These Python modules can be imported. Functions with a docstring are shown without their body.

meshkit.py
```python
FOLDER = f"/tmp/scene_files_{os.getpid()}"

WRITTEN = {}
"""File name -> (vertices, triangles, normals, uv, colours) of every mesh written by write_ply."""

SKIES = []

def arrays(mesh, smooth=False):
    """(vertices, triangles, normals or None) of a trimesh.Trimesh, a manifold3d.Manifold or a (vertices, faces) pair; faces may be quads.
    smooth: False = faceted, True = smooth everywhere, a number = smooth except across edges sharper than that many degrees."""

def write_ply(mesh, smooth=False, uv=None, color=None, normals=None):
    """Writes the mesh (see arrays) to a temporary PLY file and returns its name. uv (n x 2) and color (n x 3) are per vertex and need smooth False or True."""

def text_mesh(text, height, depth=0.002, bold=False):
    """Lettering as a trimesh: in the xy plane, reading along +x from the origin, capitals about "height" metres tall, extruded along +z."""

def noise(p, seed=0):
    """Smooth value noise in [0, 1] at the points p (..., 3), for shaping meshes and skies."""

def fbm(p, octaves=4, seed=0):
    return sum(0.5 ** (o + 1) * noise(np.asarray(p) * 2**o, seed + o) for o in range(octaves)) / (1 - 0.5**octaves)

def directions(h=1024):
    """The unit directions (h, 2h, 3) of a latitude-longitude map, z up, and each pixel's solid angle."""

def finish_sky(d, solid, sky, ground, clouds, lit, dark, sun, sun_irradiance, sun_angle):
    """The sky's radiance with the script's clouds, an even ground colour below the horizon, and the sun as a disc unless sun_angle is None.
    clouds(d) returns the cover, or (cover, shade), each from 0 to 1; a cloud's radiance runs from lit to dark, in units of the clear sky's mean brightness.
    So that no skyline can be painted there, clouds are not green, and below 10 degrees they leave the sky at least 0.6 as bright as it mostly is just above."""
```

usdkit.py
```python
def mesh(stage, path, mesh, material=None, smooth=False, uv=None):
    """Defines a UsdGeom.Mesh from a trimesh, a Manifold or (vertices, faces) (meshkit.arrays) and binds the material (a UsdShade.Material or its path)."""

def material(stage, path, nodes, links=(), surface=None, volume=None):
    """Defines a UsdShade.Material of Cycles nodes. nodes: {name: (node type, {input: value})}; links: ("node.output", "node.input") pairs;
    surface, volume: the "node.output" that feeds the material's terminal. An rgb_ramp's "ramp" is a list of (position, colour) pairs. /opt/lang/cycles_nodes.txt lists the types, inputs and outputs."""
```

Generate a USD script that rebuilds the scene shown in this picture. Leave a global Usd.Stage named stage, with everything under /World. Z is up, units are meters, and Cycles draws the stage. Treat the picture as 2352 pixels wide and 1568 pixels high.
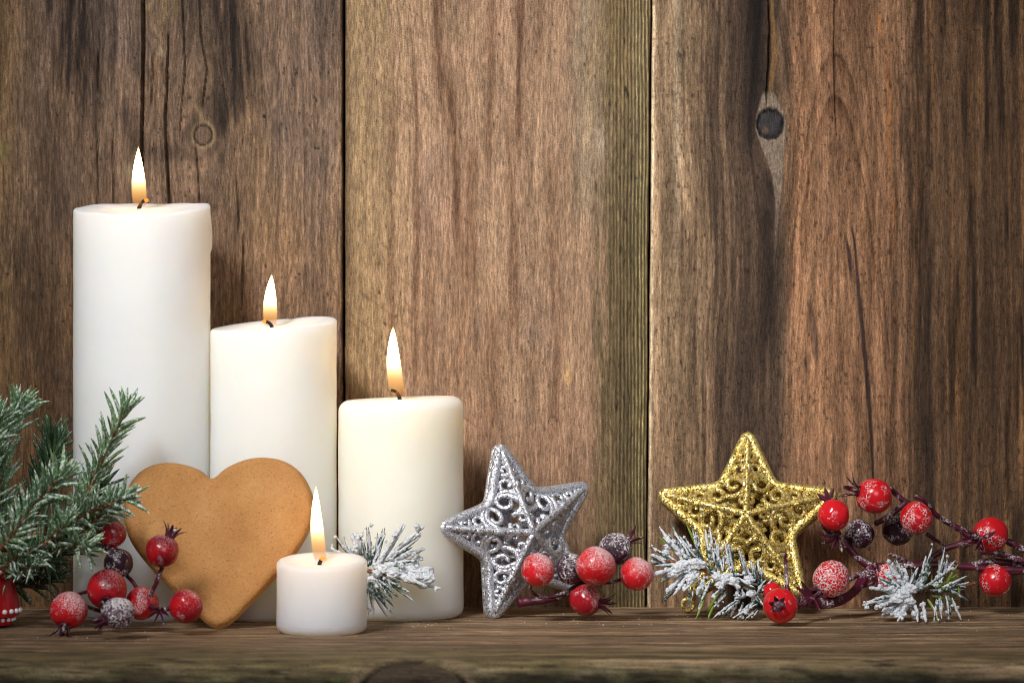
import math, random
import numpy as np, trimesh, usdkit, meshkit
from pxr import Usd, UsdGeom, UsdLux, UsdShade, Gf, Sdf, Vt

rng = np.random.default_rng(7)
random.seed(7)
stage = Usd.Stage.CreateInMemory()
UsdGeom.SetStageUpAxis(stage, 'Z'); UsdGeom.SetStageMetersPerUnit(stage, 1.0)
world = UsdGeom.Xform.Define(stage, '/World'); stage.SetDefaultPrim(world.GetPrim())
UsdGeom.Scope.Define(stage, '/World/Looks')

# ---------------------------------------------------------------- camera, lamps, exposure
F, H, U0, VH = 5000.0, 0.1028, 1176.0, 960.0      # focal length in picture units, eye height above the shelf, centre column, horizon row
cam = UsdGeom.Camera.Define(stage, '/World/camera')
cam.CreateHorizontalApertureAttr(36.0); cam.CreateVerticalApertureAttr(24.0)
cam.CreateFocalLengthAttr(36.0 * F / 2352)
cam.CreateVerticalApertureOffsetAttr(36.0 / 2352 * (VH - 784))
cam.CreateClippingRangeAttr((0.05, 50)); cam.CreateFStopAttr(12.0); cam.CreateFocusDistanceAttr(1.12)
cam.CreateExposureAttr(0.0)
cam.AddTranslateOp().Set(Gf.Vec3d(0, 0, H)); cam.AddRotateXOp().Set(90.0)

def aim(prim, pos, target):
    p, t = np.array(pos, float), np.array(target, float)
    z = (p - t) / np.linalg.norm(p - t); x = np.cross([0, 0, 1.0], z); x /= np.linalg.norm(x); y = np.cross(z, x)
    m = Gf.Matrix4d(*[float(q) for q in (*x, 0, *y, 0, *z, 0, *p, 1)])
    UsdGeom.Xformable(prim).AddTransformOp().Set(m)

def softbox(name, pos, target, w, h, inten, col, cone=None, soft=0.6):
    L = UsdLux.RectLight.Define(stage, '/World/' + name)
    L.CreateWidthAttr(w); L.CreateHeightAttr(h); L.CreateIntensityAttr(inten); L.CreateColorAttr(Gf.Vec3f(*col)); L.CreateNormalizeAttr(True)
    if cone:
        s = UsdLux.ShapingAPI.Apply(L.GetPrim()); s.CreateShapingConeAngleAttr(cone); s.CreateShapingConeSoftnessAttr(soft)
    aim(L, pos, target)

key = UsdLux.SphereLight.Define(stage, '/World/key_lamp'); key.CreateRadiusAttr(0.20); key.CreateNormalizeAttr(True); key.CreateIntensityAttr(40.0); key.CreateColorAttr(Gf.Vec3f(1.0, 0.975, 0.94))
shp = UsdLux.ShapingAPI.Apply(key.GetPrim()); shp.CreateShapingConeAngleAttr(15.6); shp.CreateShapingConeSoftnessAttr(1.0)
aim(key, (-0.46, 0.16, 1.00), (0.01, 1.17, 0.195))
softbox('front_lamp', (0.30, -0.35, 0.55), (0.02, 1.17, 0.12), 0.6, 0.45, 1.45, (0.985, 0.985, 1.0))
dome = UsdLux.DomeLight.Define(stage, '/World/room_light'); dome.CreateIntensityAttr(0.03); dome.CreateColorAttr(Gf.Vec3f(1.0, 0.97, 0.95))

# ---------------------------------------------------------------- helpers
def P(u, v, D): return np.array([(u - U0) / F * D, D, H - (v - VH) / F * D])
def onshelf(v): return F * H / (v - VH)             # distance of a point of the shelf top seen at row v
def lin(c):
    c = np.asarray(c, float) / 255.0
    return np.where(c <= 0.04045, c / 12.92, ((c + 0.055) / 1.055) ** 2.4)
def sm(x, a, b):
    t = np.clip((x - a) / (b - a), 0, 1); return t * t * (3 - 2 * t)
def gs(x): return np.exp(-x * x)
used = {}
def numbered(path):
    n = used.get(path, 0); used[path] = n + 1
    return path if n == 0 else f'{path}_{n:03d}'
class Thing:
    def __init__(s, name, label, cat, base=(0, 0, 0), group=None, kind=None):
        s.base = np.array(base, float); s.path = numbered('/World/' + name)
        x = UsdGeom.Xform.Define(stage, s.path); x.AddTranslateOp().Set(Gf.Vec3d(*map(float, s.base)))
        p = x.GetPrim()
        for k, v in (('label', label), ('category', cat), ('group', group), ('kind', kind)):
            if v: p.SetCustomDataByKey(k, v)
    def part(s, name, mesh, mat, parent=None, smooth=True, cd=None, h=None, label=None, kind=None):
        path = numbered((parent or s.path) + '/' + name)
        v, f = (np.array(mesh[0]), np.array(mesh[1])) if isinstance(mesh, tuple) else (np.array(mesh.vertices), np.array(mesh.faces))
        m = usdkit.mesh(stage, path, (v - s.base, f), mat, smooth=smooth)
        api = UsdGeom.PrimvarsAPI(m)
        if cd is not None: api.CreatePrimvar('Cd', Sdf.ValueTypeNames.Color3fArray, 'vertex').Set(Vt.Vec3fArray.FromNumpy(np.ascontiguousarray(cd, np.float32)))
        if h is not None: api.CreatePrimvar('hh', Sdf.ValueTypeNames.FloatArray, 'vertex').Set(Vt.FloatArray.FromNumpy(np.ascontiguousarray(h, np.float32)))
        if label: m.GetPrim().SetCustomDataByKey('label', label)
        if kind: m.GetPrim().SetCustomDataByKey('kind', kind)
        return path
def grid_faces(nr, nc, wrap=False):
    r, c = np.meshgrid(np.arange(nr - 1), np.arange(nc if wrap else nc - 1), indexing='ij')
    a = r * nc + c; b = r * nc + (c + 1) % nc
    q = np.stack([a, b, b + nc, a + nc], -1).reshape(-1, 4)
    return np.vstack([q[:, [0, 1, 2]], q[:, [0, 2, 3]]])
def join(ms):
    vs, fs, n = [], [], 0
    for v, f in ms:
        vs.append(v); fs.append(np.asarray(f) + n); n += len(v)
    return np.vstack(vs), np.vstack(fs)
def spline(pts, n):
    p = np.array(pts, float)
    if len(p) == 2: return p[0] + (p[1] - p[0]) * np.linspace(0, 1, n)[:, None]
    from scipy.interpolate import CubicSpline
    t = np.r_[0, np.cumsum(np.maximum(np.linalg.norm(np.diff(p, axis=0), axis=1), 1e-7))]
    return CubicSpline(t, p)(np.linspace(0, t[-1], n))
def tube(path, rad, sides=8, flat=1.0, up=None, rough=0.0, seed=0, cap=True):
    """A closed tube along path; rad per point; flat squeezes it along the frame's second axis."""
    p = np.array(path, float); n = len(p); rad = np.broadcast_to(np.asarray(rad, float), n)
    t = np.gradient(p, axis=0); t /= np.maximum(np.linalg.norm(t, axis=1, keepdims=True), 1e-12)
    a = np.array(up if up is not None else ([0, 0, 1.0] if abs(t[0, 2]) < 0.9 else [1.0, 0, 0]), float)
    xs = np.zeros_like(p)
    for i in range(n):
        a = a - t[i] * (a @ t[i]); a /= max(np.linalg.norm(a), 1e-12); xs[i] = a
    ys = np.cross(t, xs); th = np.linspace(0, 2 * np.pi, sides, endpoint=False)
    ring = p[:, None] + rad[:, None, None] * (np.cos(th)[None, :, None] * xs[:, None] + flat * np.sin(th)[None, :, None] * ys[:, None])
    v = ring.reshape(-1, 3)
    if rough:
        k = (meshkit.fbm(v / (np.mean(rad) * 1.3), 3, seed) - 0.5) * 2 * rough
        c = np.repeat(p, sides, 0); v = c + (v - c) * (1 + k[:, None])
    f = grid_faces(n, sides, True)
    if cap:
        m = len(v); v = np.vstack([v, p[0], p[-1]]); i = np.arange(sides); j = (i + 1) % sides; e = (n - 1) * sides
        f = np.vstack([f, np.stack([j, i, np.full(sides, m)], 1), np.stack([e + i, e + j, np.full(sides, m + 1)], 1)])
    return v, f
ICO = {k: trimesh.creation.icosphere(k) for k in (1, 2, 3, 4)}
def blob(c, r, k=2, rough=0.25, freq=1.6, seed=0, squash=(1, 1, 1)):
    d = np.array(ICO[k].vertices)
    s = 1 + (meshkit.fbm(d * freq + seed * 3.7 + 50, 3, seed) - 0.5) * 2 * rough
    return np.array(c) + d * s[:, None] * r * np.array(squash), np.array(ICO[k].faces)
def mat(name, nodes, links, surface='p.BSDF'):
    return usdkit.material(stage, '/World/Looks/' + name, nodes, links, surface=surface)

# ---------------------------------------------------------------- materials
def wood_mat(name, axis_scale, rough=0.72, spec=0.22, bump=0.75):
    return mat(name, {
        'tc': ('geometry', {}),
        'map': ('mapping', {'scale': axis_scale}),
        'n1': ('noise_texture', {'scale': 1.0, 'detail': 5.0, 'roughness': 0.65}),
        'n2': ('noise_texture', {'scale': 1400.0, 'detail': 3.0, 'roughness': 0.6}),
        'r1': ('map_range', {'from_min': 0.3, 'from_max': 0.7, 'to_min': 0.52, 'to_max': 1.5}),
        'r2': ('map_range', {'from_min': 0.3, 'from_max': 0.7, 'to_min': 0.66, 'to_max': 1.34}),
        'mm': ('math', {'math_type': 'multiply'}),
        'at': ('attribute', {'attribute': 'Cd'}),
        'mul': ('vector_math', {'math_type': 'scale'}),
        'hs': ('math', {'math_type': 'add'}),
        'b': ('bump', {'strength': bump, 'distance': 0.0008}),
        'p': ('principled_bsdf', {'roughness': rough, 'specular_ior_level': spec})},
        [('tc.position', 'map.vector'), ('map.vector', 'n1.vector'), ('tc.position', 'n2.vector'), ('n1.fac', 'r1.value'), ('n2.fac', 'r2.value'),
         ('r1.result', 'mm.value1'), ('r2.result', 'mm.value2'), ('at.color', 'mul.vector1'), ('mm.value', 'mul.scale'), ('mul.vector', 'p.base_color'),
         ('n1.fac', 'hs.value1'), ('n2.fac', 'hs.value2'), ('hs.value', 'b.height'), ('b.normal', 'p.normal')])
WOOD_WALL = wood_mat('weathered_wall_wood', (1500, 300, 190))
WOOD_SHELF = wood_mat('weathered_shelf_wood', (60, 700, 700), 0.7, 0.25)
DARK_WOOD = mat('dark_wood', {'p': ('principled_bsdf', {'base_color': (0.02, 0.015, 0.012), 'roughness': 0.9})}, [])

def wax(name, col, warm):
    return mat(name, {'g': ('geometry', {}), 'n': ('noise_texture', {'scale': 45.0, 'detail': 4.0}), 'n2': ('noise_texture', {'scale': 700.0, 'detail': 2.0}),
        'r': ('rgb_ramp', {'ramp': [(0.3, warm), (0.65, col)]}), 'b': ('bump', {'strength': 0.12, 'distance': 0.0015}), 'ad': ('math', {'math_type': 'multiply_add', 'value2': 0.15}),
        'p': ('principled_bsdf', {'roughness': 0.42, 'specular_ior_level': 0.35, 'subsurface_weight': 0.75, 'subsurface_scale': 0.006, 'subsurface_radius': (1.0, 0.75, 0.45), 'subsurface_method': 'random_walk'})},
        [('g.position', 'n.vector'), ('g.position', 'n2.vector'), ('n.fac', 'r.fac'), ('r.color', 'p.base_color'), ('n2.fac', 'ad.value1'), ('n.fac', 'ad.value3'), ('ad.value', 'b.height'), ('b.normal', 'p.normal')])
WAX_WHITE = wax('white_wax', (0.91, 0.905, 0.89), (0.90, 0.89, 0.86))
WAX_IVORY = wax('ivory_wax', (0.90, 0.875, 0.82), (0.89, 0.86, 0.79))
WAX_CREAM = wax('cream_wax', (0.89, 0.845, 0.74), (0.88, 0.83, 0.71))
CHAR = mat('charred_wick', {'p': ('principled_bsdf', {'base_color': (0.012, 0.009, 0.008), 'roughness': 0.8})}, [])
EMBER = mat('glowing_ember', {'p': ('emission', {'color': (1.0, 0.22, 0.03), 'strength': 2.2})}, [], 'p.emission')
FLAME = mat('flame', {
    'a': ('attribute', {'attribute': 'hh'}), 'lw': ('layer_weight', {'blend': 0.5}), 'face': ('math', {'math_type': 'subtract', 'value1': 1.0}),
    'tex': ('noise_texture', {'scale': 60.0}), 'g': ('geometry', {}),
    'edge': ('map_range', {'range_type': 'smoothstep', 'from_min': 0.05, 'from_max': 0.75, 'to_min': 0.0, 'to_max': 1.0}),
    'up': ('rgb_ramp', {'ramp': [(0.0, (0.04,) * 3), (0.08, (0.34,) * 3), (0.22, (0.56,) * 3), (0.46, (0.92,) * 3), (0.8, (0.97,) * 3), (0.93, (0.75,) * 3), (1.0, (0.1,) * 3)]}),
    'al': ('math', {'math_type': 'multiply'}),
    'hot': ('rgb_ramp', {'ramp': [(0.0, (1.0, 0.36, 0.08)), (0.22, (1.0, 0.50, 0.16)), (0.42, (1.0, 0.66, 0.30)), (0.7, (1.0, 0.70, 0.36)), (1.0, (1.0, 0.52, 0.16))]}),
    'st': ('rgb_ramp', {'ramp': [(0.0, (0.05,) * 3), (0.15, (0.085,) * 3), (0.26, (0.105,) * 3), (0.36, (0.17,) * 3), (0.52, (0.6,) * 3), (0.8, (1.0,) * 3), (1.0, (0.4,) * 3)]}),
    'sm': ('math', {'math_type': 'multiply', 'value2': 11.0}),
    'e': ('emission', {}), 't': ('transparent_bsdf', {}), 'm': ('mix_closure', {})},
    [('lw.facing', 'face.value2'), ('face.value', 'edge.value'), ('a.fac', 'up.fac'), ('edge.result', 'al.value1'), ('up.color', 'al.value2'), ('a.fac', 'hot.fac'), ('a.fac', 'st.fac'),
     ('st.color', 'sm.value1'), ('hot.color', 'e.color'), ('sm.value', 'e.strength'), ('al.value', 'm.fac'), ('t.BSDF', 'm.closure1'), ('e.emission', 'm.closure2')], 'm.closure')

CORE = mat('flame_core', {'p': ('emission', {'color': (1.0, 0.56, 0.20), 'strength': 330.0})}, [], 'p.emission')
GINGER = mat('gingerbread', {'g': ('geometry', {}), 'n': ('noise_texture', {'scale': 55.0, 'detail': 4.0}), 'n2': ('noise_texture', {'scale': 900.0, 'detail': 4.0, 'roughness': 0.7}), 'v': ('voronoi_texture', {'scale': 260.0}),
    'r': ('rgb_ramp', {'ramp': [(0.25, lin((174, 122, 68))), (0.5, lin((186, 134, 78))), (0.75, lin((198, 148, 92)))]}),
    'r2': ('rgb_ramp', {'ramp': [(0.28, (0.55, 0.50, 0.44)), (0.40, (0.92, 0.91, 0.89)), (0.55, (1.02, 1.01, 1.0)), (0.7, (1.15, 1.15, 1.13))]}),
    'r3': ('rgb_ramp', {'ramp': [(0.06, (0.35, 0.25, 0.2)), (0.13, (1, 1, 1))]}),
    'm1': ('mix', {'mix_type': 'multiply', 'fac': 1.0}), 'm2': ('mix', {'mix_type': 'multiply', 'fac': 0.75}), 'b': ('bump', {'strength': 0.6, 'distance': 0.0010}),
    'p': ('principled_bsdf', {'roughness': 0.62, 'specular_ior_level': 0.3})},
    [('g.position', 'n.vector'), ('g.position', 'n2.vector'), ('g.position', 'v.vector'), ('n.fac', 'r.fac'), ('n2.fac', 'r2.fac'), ('v.distance', 'r3.fac'), ('r.color', 'm1.color1'), ('r2.color', 'm1.color2'),
     ('m1.color', 'm2.color1'), ('r3.color', 'm2.color2'), ('m2.color', 'p.base_color'), ('n2.fac', 'b.height'), ('b.normal', 'p.normal')])

def glitter(name, flake_ramp, scale=1900.0, calm=0.65, spark=2.2, metal=0.7, rough=0.40):
    """Fine flakes, most of them lying nearly flat, about one in eight tilted enough to flash."""
    return mat(name, {'g': ('geometry', {}), 'v': ('voronoi_texture', {'scale': scale}), 'c': ('vector_math', {'math_type': 'subtract', 'vector2': (0.5, 0.5, 0.5)}),
        'sc': ('map_range', {'from_min': 0.84, 'from_max': 0.88, 'to_min': calm, 'to_max': spark, 'clamp': True}), 'ro': ('map_range', {'from_min': 0.84, 'from_max': 0.88, 'to_min': rough, 'to_max': 0.22, 'clamp': True}),
        's': ('vector_math', {'math_type': 'scale'}), 'a': ('vector_math', {'math_type': 'add'}), 'nn': ('vector_math', {'math_type': 'normalize'}),
        'sep': ('separate_color', {}), 'r': ('rgb_ramp', {'ramp': flake_ramp, 'interpolate': False}),
        'p': ('principled_bsdf', {'metallic': metal})},
        [('g.position', 'v.vector'), ('v.color', 'c.vector1'), ('c.vector', 's.vector1'), ('v.color', 'sep.color'), ('sep.g', 'sc.value'), ('sep.g', 'ro.value'), ('sc.result', 's.scale'), ('ro.result', 'p.roughness'),
         ('s.vector', 'a.vector1'), ('g.normal', 'a.vector2'), ('a.vector', 'nn.vector1'), ('nn.vector', 'p.normal'), ('sep.r', 'r.fac'), ('r.color', 'p.base_color')])
SILVER = glitter('silver_glitter', [(0.0, (0.42, 0.44, 0.49)), (0.35, (0.64, 0.66, 0.72)), (0.7, (0.84, 0.86, 0.92)), (0.95, (0.74, 0.66, 0.84))], 1900.0, 0.62)
GOLD = glitter('gold_glitter', [(0.0, (0.34, 0.25, 0.06)), (0.25, (0.62, 0.48, 0.13)), (0.5, (0.80, 0.66, 0.26)), (0.78, (0.90, 0.50, 0.06)), (0.88, (0.95, 0.88, 0.58))], 1600.0, 0.62)

def berry(name, ca, cb, frost=(0.45, 0.62), web=0.0, haze=0.0, rough=0.22, seed=0.0, frostcol=(0.85, 0.82, 0.85), nscale=160.0, speck=900.0):
    """Painted berry with white frost: patches of specks (speck), a crackled web (web) and an even dusting on top (haze)."""
    return mat(name, {'g': ('geometry', {}), 'mp': ('mapping', {'location': (seed, seed * 1.3, seed * 0.7)}),
        'n': ('noise_texture', {'scale': nscale, 'detail': 3.0}), 'ns': ('noise_texture', {'scale': speck, 'detail': 3.0, 'roughness': 0.7}), 'nc': ('noise_texture', {'scale': 90.0}),
        'wn': ('noise_texture', {'scale': 700.0, 'detail': 3.0}), 'wa': ('vector_math', {'math_type': 'multiply_add', 'vector2': (0.0022, 0.0022, 0.0022)}), 'wbk': ('map_range', {'range_type': 'smoothstep', 'from_min': 0.40, 'from_max': 0.54}), 'wm2': ('math', {'math_type': 'multiply'}), 'vo': ('voronoi_texture', {'scale': 640.0, 'feature': 'distance_to_edge'}), 'vr': ('map_range', {'range_type': 'smoothstep', 'from_min': 0.03, 'from_max': 0.17, 'to_min': 1.0, 'to_max': 0.0, 'clamp': True}),
        'pm': ('map_range', {'range_type': 'smoothstep', 'from_min': frost[0], 'from_max': frost[1]}),
        'sp': ('map_range', {'range_type': 'smoothstep', 'from_min': 0.47, 'from_max': 0.62}),
        'wm': ('mix_float', {'fac': web}), 'mk': ('math', {'math_type': 'multiply'}),
        'hz': ('map_range', {'from_min': -0.6, 'from_max': 1.0, 'to_min': -0.22, 'to_max': 0.26 * haze}), 'hd': ('math', {'math_type': 'add'}), 'hn': ('map_range', {'range_type': 'smoothstep', 'from_min': 0.54, 'from_max': 0.72, 'to_min': 0.0, 'to_max': 0.8 if haze > 0 else 0.0}), 'dt': ('vector_math', {'math_type': 'dot_product', 'vector2': (0.50, -0.35, 0.80)}),
        'mx': ('math', {'math_type': 'maximum'}),
        'base': ('rgb_ramp', {'ramp': [(0.35, ca), (0.65, cb)]}), 'c': ('mix', {'color2': frostcol}),
        'rg': ('map_range', {'to_min': rough, 'to_max': 0.85}), 'b': ('bump', {'strength': 0.5, 'distance': 0.0005}),
        'p': ('principled_bsdf', {'specular_ior_level': 0.5, 'subsurface_weight': 0.0})},
        [('g.position', 'mp.vector'), ('mp.vector', 'n.vector'), ('mp.vector', 'ns.vector'), ('mp.vector', 'nc.vector'), ('mp.vector', 'wn.vector'), ('wn.color', 'wa.vector1'), ('mp.vector', 'wa.vector3'), ('wa.vector', 'vo.vector'), ('ns.fac', 'wbk.value'), ('vr.result', 'wm2.value1'), ('wbk.result', 'wm2.value2'), ('vo.distance', 'vr.value'), ('n.fac', 'pm.value'), ('ns.fac', 'sp.value'),
         ('sp.result', 'wm.a'), ('wm2.value', 'wm.b'), ('wm.result', 'mk.value1'), ('pm.result', 'mk.value2'), ('g.normal', 'dt.vector1'), ('dt.value', 'hz.value'), ('hz.result', 'hd.value1'), ('ns.fac', 'hd.value2'), ('hd.value', 'hn.value'),
         ('mk.value', 'mx.value1'), ('hn.result', 'mx.value2'), ('nc.fac', 'base.fac'), ('base.color', 'c.color1'), ('mx.value', 'c.fac'), ('c.color', 'p.base_color'), ('mx.value', 'rg.value'), ('rg.result', 'p.roughness'),
         ('mx.value', 'b.height'), ('b.normal', 'p.normal')])
RED, RED2, DARKRED = (0.50, 0.005, 0.012), (0.62, 0.010, 0.018), (0.22, 0.004, 0.014)
PLUM, PLUM2 = (0.022, 0.008, 0.016), (0.05, 0.012, 0.03)
B_FROST = berry('red_berry_sugared', RED, RED2, (0.50, 0.68), 0.0, 0.62, seed=0.3, speck=1700.0)
B_FROST2 = berry('red_berry_lightly_sugared', DARKRED, RED, (0.54, 0.70), 0.2, 0.15, seed=1.7, speck=1900.0)
B_WEB = berry('red_berry_crackled', RED, RED2, (0.49, 0.62), 1.0, 0.0, seed=2.9)
B_WEBHEAVY = berry('red_berry_heavily_crackled', RED, RED2, (0.30, 0.46), 1.0, 0.1, seed=4.1)
B_CLEAN = berry('red_berry_shiny', RED2, RED2, (0.60, 0.72), 1.0, 0.0, 0.16, seed=5.3)
B_PLUM = berry('plum_berry_sugared', PLUM, PLUM2, (0.42, 0.6), 0.0, 0.55, 0.4, seed=6.1)
B_PLUMWEB = berry('plum_berry_crackled', PLUM, PLUM2, (0.46, 0.6), 1.0, 0.0, 0.2, seed=7.7)
B_PLUMWHITE = berry('plum_berry_white_frosted', PLUM2, (0.12, 0.015, 0.08), (0.34, 0.5), 0.1, 0.8, 0.4, seed=8.8)
STEM = berry('frosted_maroon_stem', (0.045, 0.003, 0.012), (0.10, 0.008, 0.028), (0.50, 0.6), 0.4, 0.0, 0.45, seed=9.9, nscale=120.0)
SEPAL = berry('maroon_sepal', (0.030, 0.002, 0.008), (0.085, 0.005, 0.022), (0.52, 0.66), 0.2, 0.0, 0.5, seed=10.4)
BROWN_TWIG = mat('brown_twig', {'g': ('geometry', {}), 'n': ('noise_texture', {'scale': 700.0, 'detail': 3.0}), 'r': ('rgb_ramp', {'ramp': [(0.3, (0.07, 0.028, 0.012)), (0.55, (0.24, 0.095, 0.035)), (0.72, (0.5, 0.4, 0.32))]}),
    'b': ('bump', {'strength': 0.6, 'distance': 0.0006}), 'p': ('principled_bsdf', {'roughness': 0.7})}, [('g.position', 'n.vector'), ('n.fac', 'r.fac'), ('r.color', 'p.base_color'), ('n.fac', 'b.height'), ('b.normal', 'p.normal')])
def needle_mat(name, ga, gb, lo, hi, fc=(0.72, 0.78, 0.76)):
    return mat(name, {'g': ('geometry', {}), 'n': ('noise_texture', {'scale': 650.0, 'detail': 4.0, 'roughness': 0.7}), 'nl': ('noise_texture', {'scale': 60.0}), 'o': ('object_info', {}),
        'r': ('rgb_ramp', {'ramp': [(0.3, ga), (0.7, gb)]}), 'sx': ('separate_xyz', {}), 'up': ('map_range', {'from_min': -0.6, 'from_max': 1.0, 'to_min': -0.05, 'to_max': 0.08}), 'ad': ('math', {'math_type': 'add'}),
        'f': ('map_range', {'range_type': 'smoothstep', 'from_min': lo, 'from_max': hi}), 'c': ('mix', {'color2': fc}), 'b': ('bump', {'strength': 0.4, 'distance': 0.0004}),
        'p': ('principled_bsdf', {'roughness': 0.5, 'specular_ior_level': 0.35})},
        [('g.position', 'n.vector'), ('g.position', 'nl.vector'), ('nl.fac', 'r.fac'), ('g.normal', 'sx.vector'), ('sx.z', 'up.value'), ('n.fac', 'ad.value1'), ('up.result', 'ad.value2'), ('ad.value', 'f.value'),
         ('f.result', 'c.fac'), ('r.color', 'c.color1'), ('c.color', 'p.base_color'), ('n.fac', 'b.height'), ('b.normal', 'p.normal')])
FIR = needle_mat('frosted_fir_needle', (0.070, 0.165, 0.065), (0.16, 0.285, 0.11), 0.46, 0.64, (0.74, 0.82, 0.78))
FIR_DARK = needle_mat('dark_fir_needle', (0.022, 0.060, 0.022), (0.06, 0.12, 0.045), 0.52, 0.72, (0.45, 0.55, 0.52))
PINE = needle_mat('flocked_pine_needle', (0.018, 0.055, 0.038), (0.05, 0.115, 0.075), 0.46, 0.62, (0.55, 0.6, 0.64))
PINE_LIME = needle_mat('lime_pine_needle', (0.13, 0.21, 0.022), (0.24, 0.33, 0.05), 0.60, 0.75)
SNOW = mat('flocking_snow', {'g': ('geometry', {}), 'n': ('noise_texture', {'scale': 900.0, 'detail': 4.0, 'roughness': 0.7}), 'r': ('rgb_ramp', {'ramp': [(0.30, (0.22, 0.25, 0.27)), (0.42, (0.60, 0.64, 0.70)), (0.55, (0.84, 0.87, 0.92))]}), 'b': ('bump', {'strength': 0.9, 'distance': 0.0012}),
    'p': ('principled_bsdf', {'roughness': 0.8, 'specular_ior_level': 0.3})}, [('g.position', 'n.vector'), ('n.fac', 'r.fac'), ('r.color', 'p.base_color'), ('n.fac', 'b.height'), ('b.normal', 'p.normal')])
RED_LACQUER = mat('red_lacquer', {'g': ('geometry', {}), 'mp': ('mapping', {'scale': (400, 400, 40)}), 'n': ('noise_texture', {'scale': 1.0, 'detail': 3.0}), 'r': ('rgb_ramp', {'ramp': [(0.3, (0.36, 0.004, 0.012)), (0.7, (0.55, 0.010, 0.018))]}),
    'p': ('principled_bsdf', {'roughness': 0.3})}, [('g.position', 'mp.vector'), ('mp.vector', 'n.vector'), ('n.fac', 'r.fac'), ('r.color', 'p.base_color')])
WHITE_PAINT = mat('white_paint', {'p': ('principled_bsdf', {'base_color': (0.82, 0.78, 0.82), 'roughness': 0.4})}, [])

# ---------------------------------------------------------------- wooden wall
DW = F * H / (1394 - VH)                           # distance of the wall face
S = DW / F                                         # metres per picture unit on the wall
def fb(u, v, su, sv, seed, o=3): return meshkit.fbm(np.stack([u / su, v / sv, np.full_like(u, seed * 7.31)], -1), o, seed) * 2 - 1
def mixc(c, col, m): return c + (lin(col) - c) * np.clip(m, 0, 1)[..., None]
def polyx(pts, v):
    p = np.array(pts, float); return np.interp(v, p[:, 1], p[:, 0])
def crack(u, v, pts, w, depth, jag=1.5, seed=0):
    """Depth of a split that follows pts, w picture units wide, fading out at its ends."""
    p = np.array(pts, float)
    x = polyx(pts, v) + fb(u * 0, v, 1, 22, seed, 2) * jag
    ww = np.interp(v, p[:, 1], np.broadcast_to(w, len(p)))
    on = sm(v, p[0, 1] - 30, p[0, 1] + 5) * (1 - sm(v, p[-1, 1] - 5, p[-1, 1] + 30))
    return np.clip(1 - np.abs(u - x) / np.maximum(ww, 0.1), 0, 1) ** 0.6 * depth * on
def around(u, v, uk, vk, R, st):
    """Grain coordinate: fibres that part round a knot of radius R."""
    dx = u - uk; g = R * R * np.exp(-((v - vk) / (R * st)) ** 2)
    return uk + np.sign(dx) * np.sqrt(np.maximum(dx * dx - g, 0)) + np.where(dx * dx < g, dx * 0.2, 0)
def u_(x): return x * 1.0
def streak(uu, v, seed): return 0.55 * fb(uu, v, 6, 150, seed + 60) + 0.45 * fb(uu, v, 15, 300, seed + 61)
def grain(uu, v, seed, a=(0.20, 0.22, 0.18, 0.16)):
    k = fb(u_(uu), v, 2.3, 17, seed + 7, 2)
    return 2.4 * (0.16 * k + a[0] * fb(uu, v, 3.2, 46, seed) + a[1] * fb(uu, v, 7, 130, seed + 1) + a[2] * fb(uu, v, 19, 420, seed + 2) + a[3] * fb(uu, v, 60, 900, seed + 3, 2))

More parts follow.
